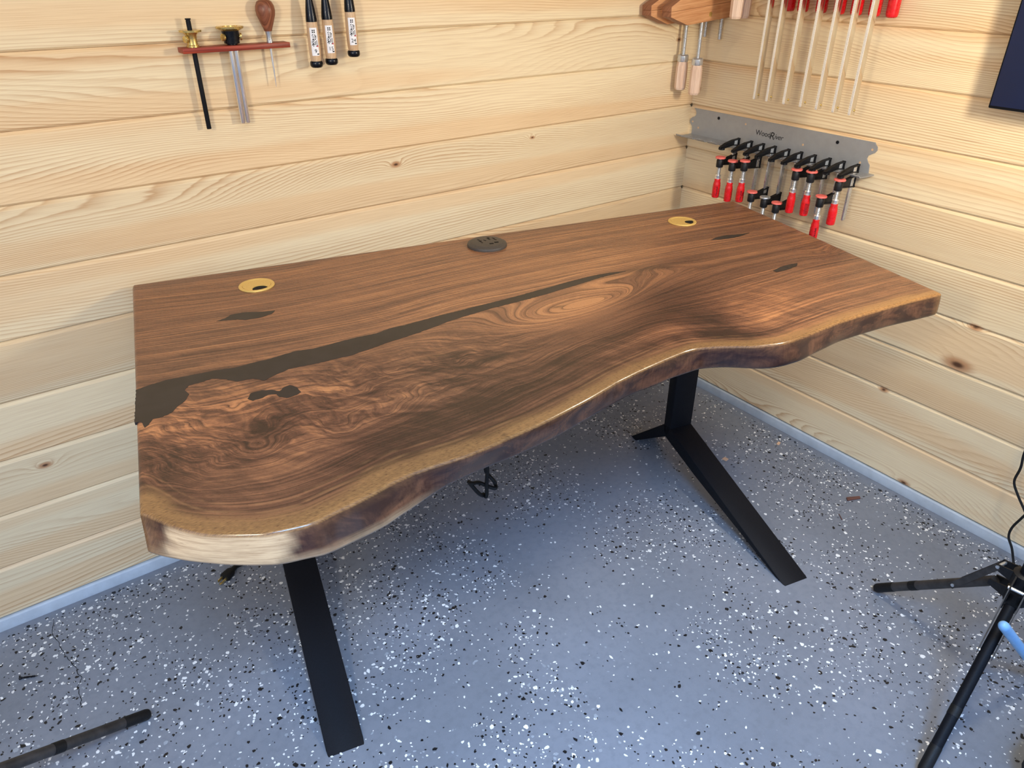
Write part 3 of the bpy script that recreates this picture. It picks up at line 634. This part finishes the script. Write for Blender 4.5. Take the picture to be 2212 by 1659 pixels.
# ------------------------------------------------------------------ left wall: shelf with gauges and awl
rk = thing('tool_shelf', 'narrow red-brown wooden shelf on left wall holding gauges and awl', 'shelf', (-1.400, 0, 1.181))
bm = bmesh.new(); box(bm, (-0.1065, -0.036, 0.0), (0.1065, 0.0, 0.0095), 0.0008); obj('shelf_board', bm, 'padauk', rk, smooth=True)
def disc_prof(r0, h0): return [(r0 * .30, 0), (r0, h0 * .25), (r0, h0), (r0 * .35, h0 * 1.05)]
yR = -0.018
g = thing('marking_gauge', 'brass marking gauge on a black rod, left end of the red shelf', 'gauge', (-1.4815, yR, 1.1906))
bm = bmesh.new(); lathe(bm, [(.0042, -.1525), (.0045, -.1515), (.0045, .046), (.0038, .0475), (.0054, .0478), (.0054, .050)], seg=16); obj('rod', bm, 'black', g, smooth=True)
bm = bmesh.new(); lathe(bm, [(.0118, 0), (.0118, .0035), (.0100, .0045), (.0095, .014), (.0105, .0215), (.0150, .0262), (.0205, .0268), (.0208, .0300), (.0060, .0302)], seg=32); obj('head', bm, 'brass', g, smooth=True)
bm = bmesh.new(); lathe(bm, [(.0030, 0.008), (.0030, .0115), (.0062, .0118), (.0062, .0165), (.004, .0172)], (0, 0, .0145), (-.9, -.45, 0), 16); obj('thumbscrew', bm, 'brass', g, smooth=True)
g = thing('marking_gauge', 'black and brass marking gauge on twin steel rods, middle of the red shelf', 'gauge', (-1.4055, yR, 1.1906))
for sx in (-.0053, .0053):
    bm = bmesh.new(); lathe(bm, [(.0040, -.149), (.0047, -.148), (.0047, .004)], (sx, 0, 0), seg=16); obj('rod', bm, 'bright', g, smooth=True)
bm = bmesh.new(); lathe(bm, [(.0100, 0), (.0100, .002), (.0150, .003), (.0152, .010), (.0168, .026)], seg=32); obj('body', bm, 'gunmetal', g, smooth=True)
bm = bmesh.new(); lathe(bm, [(.0180, .0258), (.0262, .0300), (.0266, .0325), (.0255, .0335), (.0150, .0335), (.0150, .0315), (0.0, .0315)], seg=40, cap=False); obj('fence', bm, 'brass', g, smooth=True)
for ax in ((-1, -.35, 0), (1, -.25, 0)):
    bm = bmesh.new(); lathe(bm, [(.0032, .012), (.0032, .0165), (.0068, .0168), (.0068, .0200), (.005, .0206)], (0, 0, .0145), ax, 16); obj('thumbscrew', bm, 'brass', g, smooth=True)
g = thing('awl', 'scratch awl with pear-shaped walnut handle, right end of the red shelf', 'awl', (-1.3290, yR, 1.1906))
bm = bmesh.new(); lathe(bm, [(.0075, .021), (.0090, .026), (.0130, .036), (.0180, .050), (.0192, .059), (.0182, .067), (.0145, .0745), (.0080, .0785), (.0035, .0800)], seg=32); obj('handle', bm, 'walnut_handle', g, smooth=True)
bm = bmesh.new(); lathe(bm, [(.0062, 0), (.0062, .006), (.0055, .0068), (.0055, .013), (.0072, .0215)], seg=24); obj('ferrule', bm, 'steel', g, smooth=True)
bm = bmesh.new(); lathe(bm, [(.0003, -.085), (.0010, -.075), (.0026, -.03), (.0030, .002)], seg=14); obj('spike', bm, 'bright', g, smooth=True)
bm = bmesh.new(); lathe(bm, [(.0052, .0785), (.0050, .0805), (.0, .0808)], seg=16, cap=False); obj('end_cap', bm, 'steel', g, smooth=True)

# chisels
def wrap_text(body, size, r_, zc, x_off=0.0, ang0=0.0, shear=0.0):
    m_ = text_mesh(body, size, shear, bold=0.014 if ord(body[0]) > 0x4e00 else 0.004); bm = bmesh.new(); bm.from_mesh(m_); bpy.data.meshes.remove(m_)
    for v in bm.verts:
        a = ang0 + (v.co.x + x_off) / r_; zz = v.co.y
        v.co = Vector((r_ * math.sin(a), -r_ * math.cos(a), zc + zz))
    return bm
def chisel(x, zb, num, where):
    t = thing('chisel', 'bench chisel with oak handle and black hoop, label numbered %s, %s' % (num, where), 'chisel', (x, -0.032, zb), 0, 'three chisels hanging on the left wall')
    rr = .0118
    bm = bmesh.new(); lathe(bm, [(.0098, .010), (.0112, .018), (.0122, .035), (.0120, .060), (.0108, .0885)], seg=28); obj('handle', bm, 'oak', t, smooth=True)
    bm = bmesh.new(); lathe(bm, [(.0095, .0), (.0118, .0015), (.0132, .0045), (.0132, .0100), (.0120, .0125), (.0100, .013)], seg=28); obj('hoop', bm, 'gunmetal', t, smooth=True)
    bm = bmesh.new(); lathe(bm, [(.0112, .0875), (.0112, .093), (.0095, .110), (.0062, .134), (.0050, .150)], seg=24); obj('ferrule', bm, 'gunmetal', t, smooth=True)
    w = {'9': .0045, '15': .0075, '24': .012}[num]
    bm = bmesh.new(); lathe(bm, [(.0050, .149), (.0045, .185), (.0050, .20)], seg=14); box(bm, (-w, -.003, .195), (w, .003, .262), .001); obj('blade', bm, 'steel', t, smooth=True)
    # paper label wrapped on the handle, turned to the room
    a0 = -0.30; lab = bmesh.new(); rl = .0126; L2, R2 = [], []
    for i in range(13):
        a = a0 - .62 + 1.24 * i / 12; L2.append(lab.verts.new((rl * math.sin(a), -rl * math.cos(a), .024))); R2.append(lab.verts.new((rl * math.sin(a), -rl * math.cos(a), .077)))
    for i in range(12): lab.faces.new((L2[i], L2[i + 1], R2[i + 1], R2[i]))
    lo_ = obj('label', lab, 'paper', t, smooth=True)
    bt = bmesh.new()
    def add(b2, mi_):
        m_ = bpy.data.meshes.new('tmp'); b2.to_mesh(m_); b2.free()
        k0 = len(bt.faces); bt.from_mesh(m_); bt.faces.ensure_lookup_table()
        for f in bt.faces[k0:]: f.material_index = mi_
        bpy.data.meshes.remove(m_)
    add(wrap_text('角', .0125, rl + .0002, .0585, ang0=a0), 0); add(wrap_text('利', .0125, rl + .0002, .0465, ang0=a0), 0)
    add(wrap_text(num, .0105, rl + .0002, .0325, .0008, a0), 0); add(wrap_text('■', .0040, rl + .0002, .0420, .0055, a0), 1)
    for dx in (-.0018, .0018):
        for dz in (.0685, .0720): add(wrap_text('■', .0033, rl + .0002, dz, dx, a0), 0)
    for dx in (.0040, .0062): add(wrap_text('■', .0030, rl + .0002, .0268, dx, a0), 0)
    obj('lettering', bt, ['ink', 'redink'], lo_)
chisel(-1.2400, 1.1385, '9', 'leftmost of three')
chisel(-1.2052, 1.1415, '15', 'middle of three')
chisel(-1.1520, 1.1540, '24', 'rightmost of three')
hb = thing('chisel_rail', 'wooden rail on left wall from which three chisels hang', 'rail', (-1.20, 0, 1.38))
bm = bmesh.new(); box(bm, (-.12, -.036, -.018), (.12, 0, .018), .001); obj('rail_bar', bm, 'padauk', hb, smooth=True)

# ------------------------------------------------------------------ handscrew clamps in the corner
def handscrew(name, label, loc, rotz, group, hand_z=(-0.078, -0.178), tilt=0.0, nose=-.245, ends=.068):
    """closed wooden handscrew: jaws along local x (nose at -x), one handle down at the nose end, thread end down at the tail"""
    t = thing(name, label, 'clamp', loc, rotz, group)
    D2 = .0170; S1, S0 = -.096, -.0125
    for sgn in (-1, 1):
        bm = bmesh.new(); s = sgn
        poly = [(nose, 0.0003 * s), (nose, .0125 * s), (nose + .067, .040 * s), (0.0, .040 * s), (0.0, .0003 * s)]
        prism(bm, poly if s > 0 else poly[::-1], 'y', -D2, D2, .0006)
        bm.normal_update()
        for f in bm.faces:
            f.material_index = 1 if abs(f.normal.x) > .35 else 0
        jw = obj('jaw', bm, ['maple', 'maple_side'], t, smooth=True); jw.rotation_euler = (0, tilt, 0)
        px = S1 + .010 if s < 0 else S0
        bm = bmesh.new(); lathe(bm, [(.0064, -.001), (.0064, .0003), (.0050, .0006)], (px, -D2, (.023 if s < 0 else .012) * sgn), (0, -1, 0), 20); obj('barrel_nut', bm, 'brass', jw, smooth=True)
    for px, dn in ((S1, 1), (S0, -1)):
        zz = px * -math.sin(tilt); a, b = hand_z; s = dn
        lo_, hi_ = (a - .005, .070) if dn > 0 else (-ends, -a + .005)
        bm = bmesh.new(); rod(bm, (px, 0, zz + lo_), (px, 0, zz + hi_), .0050, seg=16)
        for k in range(int((hi_ - lo_) / .0022)):
            lathe(bm, [(.0050, 0), (.0053, .0008), (.0050, .0016)], (px, 0, zz + lo_ + k * .0022), seg=10, cap=False)
        obj('spindle', bm, 'steel', t, smooth=True)
        bm = bmesh.new(); lathe(bm, [(.0135, a), (.0160, a - .003), (.0162, a - .016), (.0150, a - .019)] if s > 0 else [(.0150, -a + .019), (.0162, -a + .016), (.0160, -a + .003), (.0135, -a)], (px, 0, zz), seg=24)
        obj('ferrule', bm, 'steel', t, smooth=True)
        bm = bmesh.new(); pr = [(.0145, a - .018), (.0168, a - .032), (.0172, a - .062), (.0164, b + .006), (.0135, b)]
        if s < 0: pr = [(r_, -h_) for r_, h_ in pr][::-1]
        lathe(bm, pr, (px, 0, zz), seg=8); obj('handle', bm, 'beech', t)
    return t
handscrew('handscrew_clamp', 'wooden handscrew clamp hanging in the corner, the one against the boards', (-.003, -.0310, 1.2290), 0, 'wooden handscrews in the corner', (-.131, -.228), tilt=-0.055, nose=-.264, ends=.092)
handscrew('handscrew_clamp', 'wooden handscrew clamp hanging in the corner, the outer one with brass nut', (-.003, -.0875, 1.2320), 0, 'wooden handscrews in the corner', (-.136, -.236), tilt=-0.078, nose=-.245, ends=.098)
handscrew('handscrew_clamp', 'handscrew clamp on right wall by the bars, pale handle nearer the corner', (-.060, -.293, 1.520), -math.pi / 2, 'wooden handscrews on the right wall', (-.220, -.323))
handscrew('handscrew_clamp', 'handscrew clamp on right wall by the bars, pale handle nearer the red handles', (-.098, -.297, 1.520), -math.pi / 2, 'wooden handscrews on the right wall', (-.220, -.323))

# ------------------------------------------------------------------ right wall: bar clamps with red handles
def bar_clamp(y, zb, label, smoothbar):
    t = thing('bar_clamp', label, 'clamp', (0, y, zb), 0, 'steel bar clamps on the right wall')
    bm = bmesh.new(); box(bm, (-.1215, -.0034, 0), (-.1010, .0034, .76), .0009)
    if not smoothbar:
        for k in range(150): box(bm, (-.1221, -.0029, .004 + k * .005), (-.1210, .0029, .0066 + k * .005))
    bm.normal_update()
    for f in bm.faces:
        if f.normal.x < -.3: f.material_index = 1
    b_ = obj('bar', bm, ['barsteel', 'baredge_glint'], t, smooth=True)
    bm = bmesh.new(); lathe(bm, [(.0028, 0), (.0028, .0012), (.0015, .002)], (-.106, -.0033, .010), (0, -1, 0), 12); obj('stop_pin', bm, 'brass', b_, smooth=True)
    bm = bmesh.new(); lathe(bm, [(.0095, .211), (.0128, .2135), (.0142, .220), (.0142, .290), (.0125, .322), (.0110, .330)], (-.030, 0, 0), seg=20); obj('handle', bm, 'red', t, smooth=True)
    bm = bmesh.new(); lathe(bm, [(.0100, .329), (.0100, .345), (.0058, .346), (.0058, .47)], (-.030, 0, 0), seg=16); obj('screw', bm, 'steel', t, smooth=True)
    bm = bmesh.new(); prism(bm, [(-.124, .370), (-.095, .362), (-.040, .380), (-.017, .384), (-.017, .402), (-.045, .404), (-.095, .418), (-.124, .420)], 'y', -.009, .009, .002); obj('sliding_arm', bm, 'iron', t, smooth=True)
    bm = bmesh.new(); prism(bm, [(-.124, .700), (-.095, .700), (-.040, .716), (-.0005, .720), (-.0005, .742), (-.045, .750), (-.095, .762), (-.124, .765)], 'y', -.009, .009, .002); obj('fixed_jaw', bm, 'iron', t, smooth=True)
    bm = bmesh.new(); lathe(bm, [(.012, .468), (.014, .471), (.014, .478), (.011, .480)], (-.030, 0, 0), seg=20); obj('pad', bm, 'pad', t, smooth=True)
pl = ['bar clamp with a bright smooth bar, first from the corner', 'bar clamp with a bright smooth bar, second from the corner', 'bar clamp with a serrated bar, third from the corner',
      'bar clamp with a serrated bar, middle of the seven', 'bar clamp with a serrated bar, third from the monitor', 'bar clamp with a serrated bar, second from the monitor', 'bar clamp with a serrated bar, nearest the monitor']
for i, y in enumerate((-.3180, -.3590, -.4130, -.4640, -.5105, -.5580, -.6030)):
    bar_clamp(y, 1.008, pl[i], i < 2)
ra = thing('clamp_rail', 'wooden rail on right wall carrying the bar clamps', 'rail', (0, -.46, 1.66))
bm = bmesh.new(); box(bm, (-.0004 - .022, -.20, .085), (0, .20, .13), .001); obj('rail_bar', bm, 'maple', ra)

# ------------------------------------------------------------------ sheet-steel clamp rack with ten small F-clamps
YC = [-.2225, -.2684, -.3103, -.3507, -.3964, -.4375, -.4801, -.5255, -.5670, -.6085]
rack = thing('clamp_rack', 'grey sheet-steel clamp rack screwed to the right wall above the desk corner', 'rack', (0, -.32, .853))
ol = [(-.0150, .9314), (-.0215, .9262), (-.0255, .9185), (-.0250, .9110), (-.0190, .9055), (-.0110, .9030), (-.0050, .8975), (-.0030, .8905), (-.0055, .8835), (-.0125, .8775), (-.0150, .8700), (-.0150, .8520),
      (-.6250, .8520), (-.6225, .8740), (-.6160, .8815), (-.6115, .8890), (-.6130, .8965), (-.6205, .9015), (-.6285, .9060), (-.6335, .9135), (-.6325, .9215), (-.6265, .9275), (-.6235, .9320)]
bm = bmesh.new(); prism(bm, [(p[0] + .32, p[1] - .853) for p in ol], 'x', -.0032, -.0008)
bm.normal_update(); bmesh.ops.triangulate(bm, faces=[f for f in bm.faces if len(f.verts) > 4])
plate = obj('back_plate', bm, 'sheet', rack)
bm = bmesh.new(); ys = sorted([-.040, -.085, -.132, -.178] + YC)
box(bm, (-.034, -.640, .8510 - .853 + 0), (-.0008, -.012, .8534 - .853))
edges = [-.640] + [v for y in ys for v in (y - .0052, y + .0052)] + [-.012]
for a, b in zip(edges[0::2], edges[1::2]):
    if b - a > .002:
        prism(bm, [(-.034, .8510 - .853), (-.034, .8534 - .853), (-.066, .8562 - .853), (-.071, .8602 - .853), (-.073, .8588 - .853), (-.067, .8538 - .853)], 'y', a, b)
for v in bm.verts: v.co.y += .32
obj('slotted_flange', bm, 'sheet', rack)
for (y, z) in ((-.1155, .9154), (-.5202, .9145)):
    bm = bmesh.new(); lathe(bm, [(.0046, 0), (.0044, .0010), (.0020, .0016)], (-.0032, y + .32, z - .853), (-1, 0, 0), 16); obj('screw_head', bm, 'black', plate, smooth=True)
for (y, z) in ((-.0147, .8905), (-.0401, .8756), (-.2173, .9139), (-.4187, .8899), (-.6208, .9134), (-.5956, .8758)):
    bm = bmesh.new(); lathe(bm, [(.0030, 0), (.0030, .0002)], (-.0032, y + .32, z - .853), (-1, 0, 0), 16); obj('mounting_hole', bm, 'oak', plate)
bt = bmesh.new()
for body, size, shear, yy, zz in (('Wood', .0208, 0.0, -.2830, .8972), ('R', .0290, .18, -.3142, .8954), ('iver', .0208, .22, -.3372, .8958)):
    m_ = text_mesh(body, size, shear, 0, .92); b2 = bmesh.new(); b2.from_mesh(m_)
    for v in b2.verts: v.co = Vector((-.00345, yy + .32 - v.co.x, zz - .853 + v.co.y))
    b2.to_mesh(m_); b2.free(); bt.from_mesh(m_); bpy.data.meshes.remove(m_)
obj('lettering', bt, 'ink', plate)

def ibeam(bm, poly, wy, t_):
    """cast arm: thin web with a raised rim round its outline (poly in x,z)"""
    prism(bm, poly, 'y', -wy * .35, wy * .35)
    n = len(poly)
    for i in range(n):
        a, b = Vector(poly[i]), Vector(poly[(i + 1) % n]); dd = (b - a).normalized(); nn = Vector((dd.y, -dd.x)) * t_
        prism(bm, [tuple(a - dd * t_ * .3), tuple(b + dd * t_ * .3), tuple(b - nn + dd * t_ * .3), tuple(a - nn - dd * t_ * .3)], 'y', -wy, wy)
def f_clamp(y, zbar, zpad, label, pad_mat='pad', script=0):
    t = thing('f_clamp', label, 'clamp', (0, y, .857), 0, 'small F-clamps on the steel rack')
    z = lambda q: q - .857
    bm = bmesh.new(); box(bm, (-.0515, -.0028, z(zbar)), (-.0385, .0028, z(.875)), .0008); obj('bar', bm, 'steel', t, smooth=True)
    bm = bmesh.new(); ibeam(bm, [(-.030, z(.8570)), (-.060, z(.8610)), (-.085, z(.8580)), (-.1130, z(.8560)), (-.1130, z(.8620)), (-.090, z(.8710)), (-.060, z(.8765)), (-.030, z(.8780))][::-1], .0045, .0028)
    lathe(bm, [(.0085, z(.8540)), (.0085, z(.8585))], (-.1035, 0, 0), seg=18)
    obj('fixed_jaw', bm, 'iron', t, smooth=True)
    bm = bmesh.new(); z0_ = zpad
    ibeam(bm, [(-.034, z(z0_ - .030)), (-.060, z(z0_ - .028)), (-.098, z(z0_ - .024)), (-.098, z(z0_ - .008)), (-.070, z(z0_ - .004)), (-.034, z(z0_ + .002))][::-1], .0046, .0030)
    lathe(bm, [(.0095, z(z0_ - .029)), (.0102, z(z0_ - .027)), (.0102, z(z0_ - .009)), (.0090, z(z0_ - .007))], (-.1035, 0, 0), seg=20)
    obj('sliding_arm', bm, 'iron', t, smooth=True)
    bm = bmesh.new(); lathe(bm, [(.0095, z(z0_ - .0045)), (.0145, z(z0_ - .0035)), (.0150, z(z0_ - .0010)), (.0140, z(z0_ + .0008)), (.0060, z(z0_ + .0016))], (-.1035, 0, 0), seg=24); obj('pad', bm, pad_mat, t, smooth=True)
    bm = bmesh.new(); lathe(bm, [(.0052, z(z0_ - .0520)), (.0052, z(z0_ - .004))], (-.1035, 0, 0), seg=14)
    for k in range(10): lathe(bm, [(.0052, 0), (.0058, .0011), (.0052, .0022)], (-.1035, 0, z(z0_ - .0520) + k * .0024), seg=14, cap=False)
    obj('screw', bm, 'steel', t, smooth=True)
    bm = bmesh.new(); lathe(bm, [(.0070, z(z0_ - .0645)), (.0088, z(z0_ - .0625)), (.0082, z(z0_ - .0570)), (.0090, z(z0_ - .0535)), (.0075, z(z0_ - .0510))], (-.1035, 0, 0), seg=20); obj('ferrule', bm, 'bright', t, smooth=True)
    bm = bmesh.new(); lathe(bm, [(.0085, z(z0_ - .1195)), (.0105, z(z0_ - .1180)), (.0112, z(z0_ - .1120)), (.0112, z(z0_ - .0850)), (.0104, z(z0_ - .0760)), (.0086, z(z0_ - .0700)), (.0092, z(z0_ - .0650)), (.0086, z(z0_ - .0635))], (-.1035, 0, 0), seg=24)
    h_ = obj('handle', bm, 'red', t, smooth=True)
    if script:
        # dark print running along the handle; too small in the photograph to read
        bt = bmesh.new(); rg_ = random.Random(script)
        cols = 1 if script == 1 else 5
        for c_ in range(cols):
            a0 = (-2.25 if script == 1 else -2.1) + (0 if cols == 1 else -.0) + c_ * .0
            for k in range(11 if cols == 1 else 7):
                zz = z0_ - .086 - k * (.0026 if cols == 1 else .0042) - (0 if cols == 1 else 0)
                aa = a0 + (rg_.uniform(-.08, .08) if cols == 1 else (c_ - 2) * .22)
                hh = rg_.uniform(.0012, .0021) if cols == 1 else .0026; ww = rg_.uniform(.10, .2) if cols == 1 else rg_.uniform(.05, .09)
                q_ = [bt.verts.new((-.1035 + .01135 * math.cos(aa_), .01135 * math.sin(aa_), z(zz + s_ * hh / 2))) for aa_, s_ in ((aa - ww, -1), (aa + ww, -1), (aa + ww, 1), (aa - ww, 1))]
                bt.faces.new(q_)
        obj('print', bt, 'ink', h_)
cl = [(.745, .833, 1), (.745, .8317, 0), (.745, .8403, 1), (.746, .7607, 0), (.752, .7553, 0), (.741, .7496, 0), (.730, .8505, 0), (.731, .8541, 3), (.731, .7978, 1), (.732, .8503, 0)]
lb = ['first from the corner, its arm raised high', 'second from the corner, red handle tip behind the desk corner', 'third from the corner, arm raised, handle clear of the desk', 'fourth from the corner, arm slid low, salmon pad',
      'fifth from the corner, arm slid low, bare metal pad', 'sixth from the corner, lowest arm of all', 'seventh from the corner, arm raised, plain red handle', 'eighth from the corner, red handle covered in dark print', 'ninth from the corner, arm halfway, handle running behind the desk', 'last on the rack, farthest from the corner']
for i, y in enumerate(YC):
    f_clamp(y, cl[i][0], cl[i][1], 'small red-handled F-clamp, ' + lb[i], 'steel' if i == 4 else 'pad', cl[i][2])

# ------------------------------------------------------------------ monitor at the top of the right wall
t = thing('monitor', 'large dark flat screen mounted on the right wall beside bar clamps', 'monitor', (0, -1.40, 1.059))
bm = bmesh.new(); box(bm, (-.060, -.513, 0), (-.030, .513, .60), .003); obj('bezel', bm, 'black', t, smooth=True)
bm = bmesh.new(); box(bm, (-.0612, -.509, .006), (-.0598, .509, .594)); obj('screen', bm, 'screen', t)
bm = bmesh.new(); box(bm, (-.032, -.15, .18), (0, .15, .42), .003); obj('wall_mount', bm, 'black', t)

# cable hanging down the right wall to the light stand
t = thing('power_cable', 'thin black cable hanging in curves down right wall to the light stand', 'cable')
bm = bmesh.new(); tube(bm, [(-.035, -1.30, 1.07), (-.055, -1.26, .80), (-.058, -1.215, .55), (-.060, -1.2050, .3430), (-.060, -1.2103, .277), (-.060, -1.2094, .2343), (-.060, -1.228, .2032), (-.060, -1.251, .175), (-.060, -1.2576, .1640), (-.060, -1.2537, .1474), (-.060, -1.244, .1107), (-.060, -1.2457, .0815), (-.060, -1.262, .0549), (-.065, -1.280, .020), (-.10, -1.31, .0035), (-.22, -1.40, .0032)], .0030, 8, 6)
obj('cord', bm, 'rubber', t, smooth=True)

# ------------------------------------------------------------------ light stands
def light_stand(label, hub, tips, lamp, mat):
    hub = Vector(hub); t = thing('light_stand', label, 'light stand', (hub.x, hub.y, 0))
    L = lambda p: Vector(p) - Vector((hub.x, hub.y, 0))
    bm = bmesh.new(); rod(bm, (0, 0, hub.z - .05), (0, 0, lamp[2] - .10), .0125, seg=20); obj('pole', bm, 'black', t, smooth=True)
    bm = bmesh.new(); pass
    for (z0_, z1_, prof_, nm_) in ((-.032, -.004, [(.017, -.036), (.022, -.033), (.022, -.006), (.016, -.004)], 'lower_collar'), (.010, .038, [(.016, .008), (.023, .010), (.023, .037), (.016, .040)], 'upper_collar')):
      bm = bmesh.new(); lathe(bm, prof_, (0, 0, hub.z), seg=20)
      for tip in tips:
        dv = (L(tip) - Vector((0, 0, 0))); dv.z = 0; dv.normalize(); pv = Vector((-dv.y, dv.x, 0))
        if True:
            for s in (-1, 1):
                vs_ = [dv * a + pv * (s * .0125 + b) + Vector((0, 0, hub.z + c)) for a in (.010, .052) for b in (-.0015, .0015) for c in ((z0_, z1_) if a < .02 else (z0_ + .006, z1_ - .010))]
                bmesh.ops.convex_hull(bm, input=[bm.verts.new(v) for v in vs_])
      obj(nm_, bm, 'iron', t)
    for tip in tips:
        P = L(tip); dv = Vector((P.x, P.y, 0)).normalized(); pv = Vector((-dv.y, dv.x, 0)); h0 = dv * .045 + Vector((0, 0, hub.z - .019)); end = P + Vector((0, 0, .011))
        bm = bmesh.new(); rod(bm, h0, end, .0105, seg=18); lg = obj('leg', bm, mat if tip is tips[0] else 'black', t, smooth=True)
        ax = (end - h0).normalized()
        bm = bmesh.new(); lathe(bm, [(.0108, -.052), (.0112, -.050), (.0112, -.002), (.0100, .003), (.004, .0045)], end, ax, 18); obj('rubber_foot', bm, 'rubber', lg, smooth=True)
        bm = bmesh.new(); lathe(bm, [(.0111, 0), (.0111, .020)], h0.lerp(end, .62), ax, 18); obj('tape_band', bm, 'rubber', lg, smooth=True)
        a = dv * .046 + Vector((0, 0, hub.z + .024)); b = h0.lerp(end, .29)
        bm = bmesh.new()
        for s in (-1, 1):
            tang = (b - a).normalized(); up = pv.cross(tang)
            vs_ = [q + pv * (s * .0132 + k) + up * j for q in (a, b + tang * .008) for k in (-.001, .001) for j in (-.0065, .0065)]
            bmesh.ops.convex_hull(bm, input=[bm.verts.new(v) for v in vs_])
        br = obj('brace', bm, 'duststeel' if mat != 'black' else 'black', t)
        for q in (a, b):
            bm = bmesh.new(); rod(bm, q - pv * .0165, q + pv * .0165, .0036, seg=12); obj('rivet', bm, 'steel', br, smooth=True)
    tgt = Vector((-1.15, -.25, .85)); dirv = (tgt - Vector(lamp)).normalized(); back = L(lamp) - dirv * .03
    qd = dirv.to_track_quat('-Z', 'Y').to_matrix().to_4x4(); qd.translation = back
    bm = bmesh.new(); box(bm, (-.115, -.115, -.02), (.115, .115, .02), .006); bm.transform(qd); obj('lamp_head', bm, 'black', t, smooth=True)
    bm = bmesh.new(); rod(bm, (0, 0, lamp[2] - .11), tuple(back), .008, seg=14); obj('tilt_arm', bm, 'black', t, smooth=True)
    return t
Hs = Vector((-.453, -1.384, .255)); Rr = .268; aa = math.atan2(-1.119 - Hs.y, -.411 - Hs.x)
tips = [(-.411, -1.119, 0)] + [(Hs.x + 1.22 * Rr * math.cos(aa + s), Hs.y + 1.22 * Rr * math.sin(aa + s), 0) for s in (math.radians(107), math.radians(-125))]
light_stand('black folding light stand beside the right wall, one dusty leg pointing at desk', Hs, tips, LED_A, 'duststeel')
Hs = Vector((-2.330, -.560, .285))
tips = [(-1.940, -.436, 0), (-2.52, -.20, 0), (-2.50, -.93, 0)]
Hs = Vector((-2.38, -.62, .285))
light_stand('black folding light stand in the near left corner, only one foot showing', Hs, [(-1.938, -.436, 0), (-2.50, -.15, 0), (-2.65, -1.0, 0)], (LED_B[0], LED_B[1], LED_B[2]), 'duststeel')

# light blue handle and black bag at the near right
t = thing('blue_handle', 'light blue plastic handle with rounded end leaning near the right light stand', 'handle', (-.52, -1.50, 0))
bm = bmesh.new(); a, b = Vector((-.602, -1.4130, .272)) - Vector((-.52, -1.50, 0)), Vector((-.366, -1.4675, .013)) - Vector((-.52, -1.50, 0))
lathe(bm, [(.002, -.0095), (.006, -.0075), (.0090, -.003), (.0098, .004), (.0098, (b - a).length)], a, b - a, 20); obj('grip', bm, 'blueplastic', t, smooth=True)
t = thing('equipment_bag', 'black soft bag standing on the floor in the near right corner', 'bag', (-.55, -1.66, 0))
bm = bmesh.new(); box(bm, (-.11, -.16, .0), (.12, .125, .11), .03); obj('bag_body', bm, 'nylon', t, smooth=True)
bm = bmesh.new(); tube(bm, [(-.05, -.08, .10), (-.05, -.05, .15), (-.05, .03, .15), (-.05, .06, .10)], .008, 8, 5); obj('bag_handle', bm, 'nylon', t, smooth=True)

# ------------------------------------------------------------------ small things on the floor
t = thing('wood_screw', 'small dark wood screw lying on the speckled floor near the left wall', 'screw', (-2.1215, -.184, .0026), -.45)
bm = bmesh.new(); lathe(bm, [(.0004, -.019), (.0016, -.012), (.0018, .010), (.0036, .0155), (.0038, .017), (.002, .0172)], (0, 0, .001), (-1, 0, 0), 12)
for k in range(9): lathe(bm, [(.0017, 0), (.0026, .0007), (.0017, .0014)], (.013 - k * .0024, 0, .001), (-1, 0, 0), 10, cap=False)
obj('shank', bm, 'gunmetal', t, smooth=True)
def chip(name, label, loc, rot, pts, h_, mat):
    t = thing(name, label, 'wood scrap', loc, rot)
    bm = bmesh.new(); prism(bm, pts, 'z', .0006, h_, .0004); obj('scrap', bm, mat, t)
chip('wood_chip', 'pale square wood chip on floor beside the right desk leg', (-.280, -.541, 0), .25, [(-.008, -.007), (.007, -.008), (.009, .006), (-.006, .008)], .0035, 'chip')
chip('wood_splinter', 'reddish-brown flat wood splinter on the floor by the right wall', (-.135, -.882, 0), -.42, [(-.021, -.006), (.022, -.005), (.024, .004), (-.016, .007)], .0045, 'splinter')
chip('wood_splinter', 'tiny dark sliver on the floor near the reddish-brown splinter', (-.234, -.907, 0), .9, [(-.013, -.0012), (.012, -.001), (.013, .001), (-.012, .0014)], .002, 'splinter')
chip('wood_chip', 'tiny pale chip on the floor at the foot of right curb', (-.075, -.585, 0), .4, [(-.009, -.004), (.008, -.005), (.010, .003), (-.007, .005)], .003, 'chip')
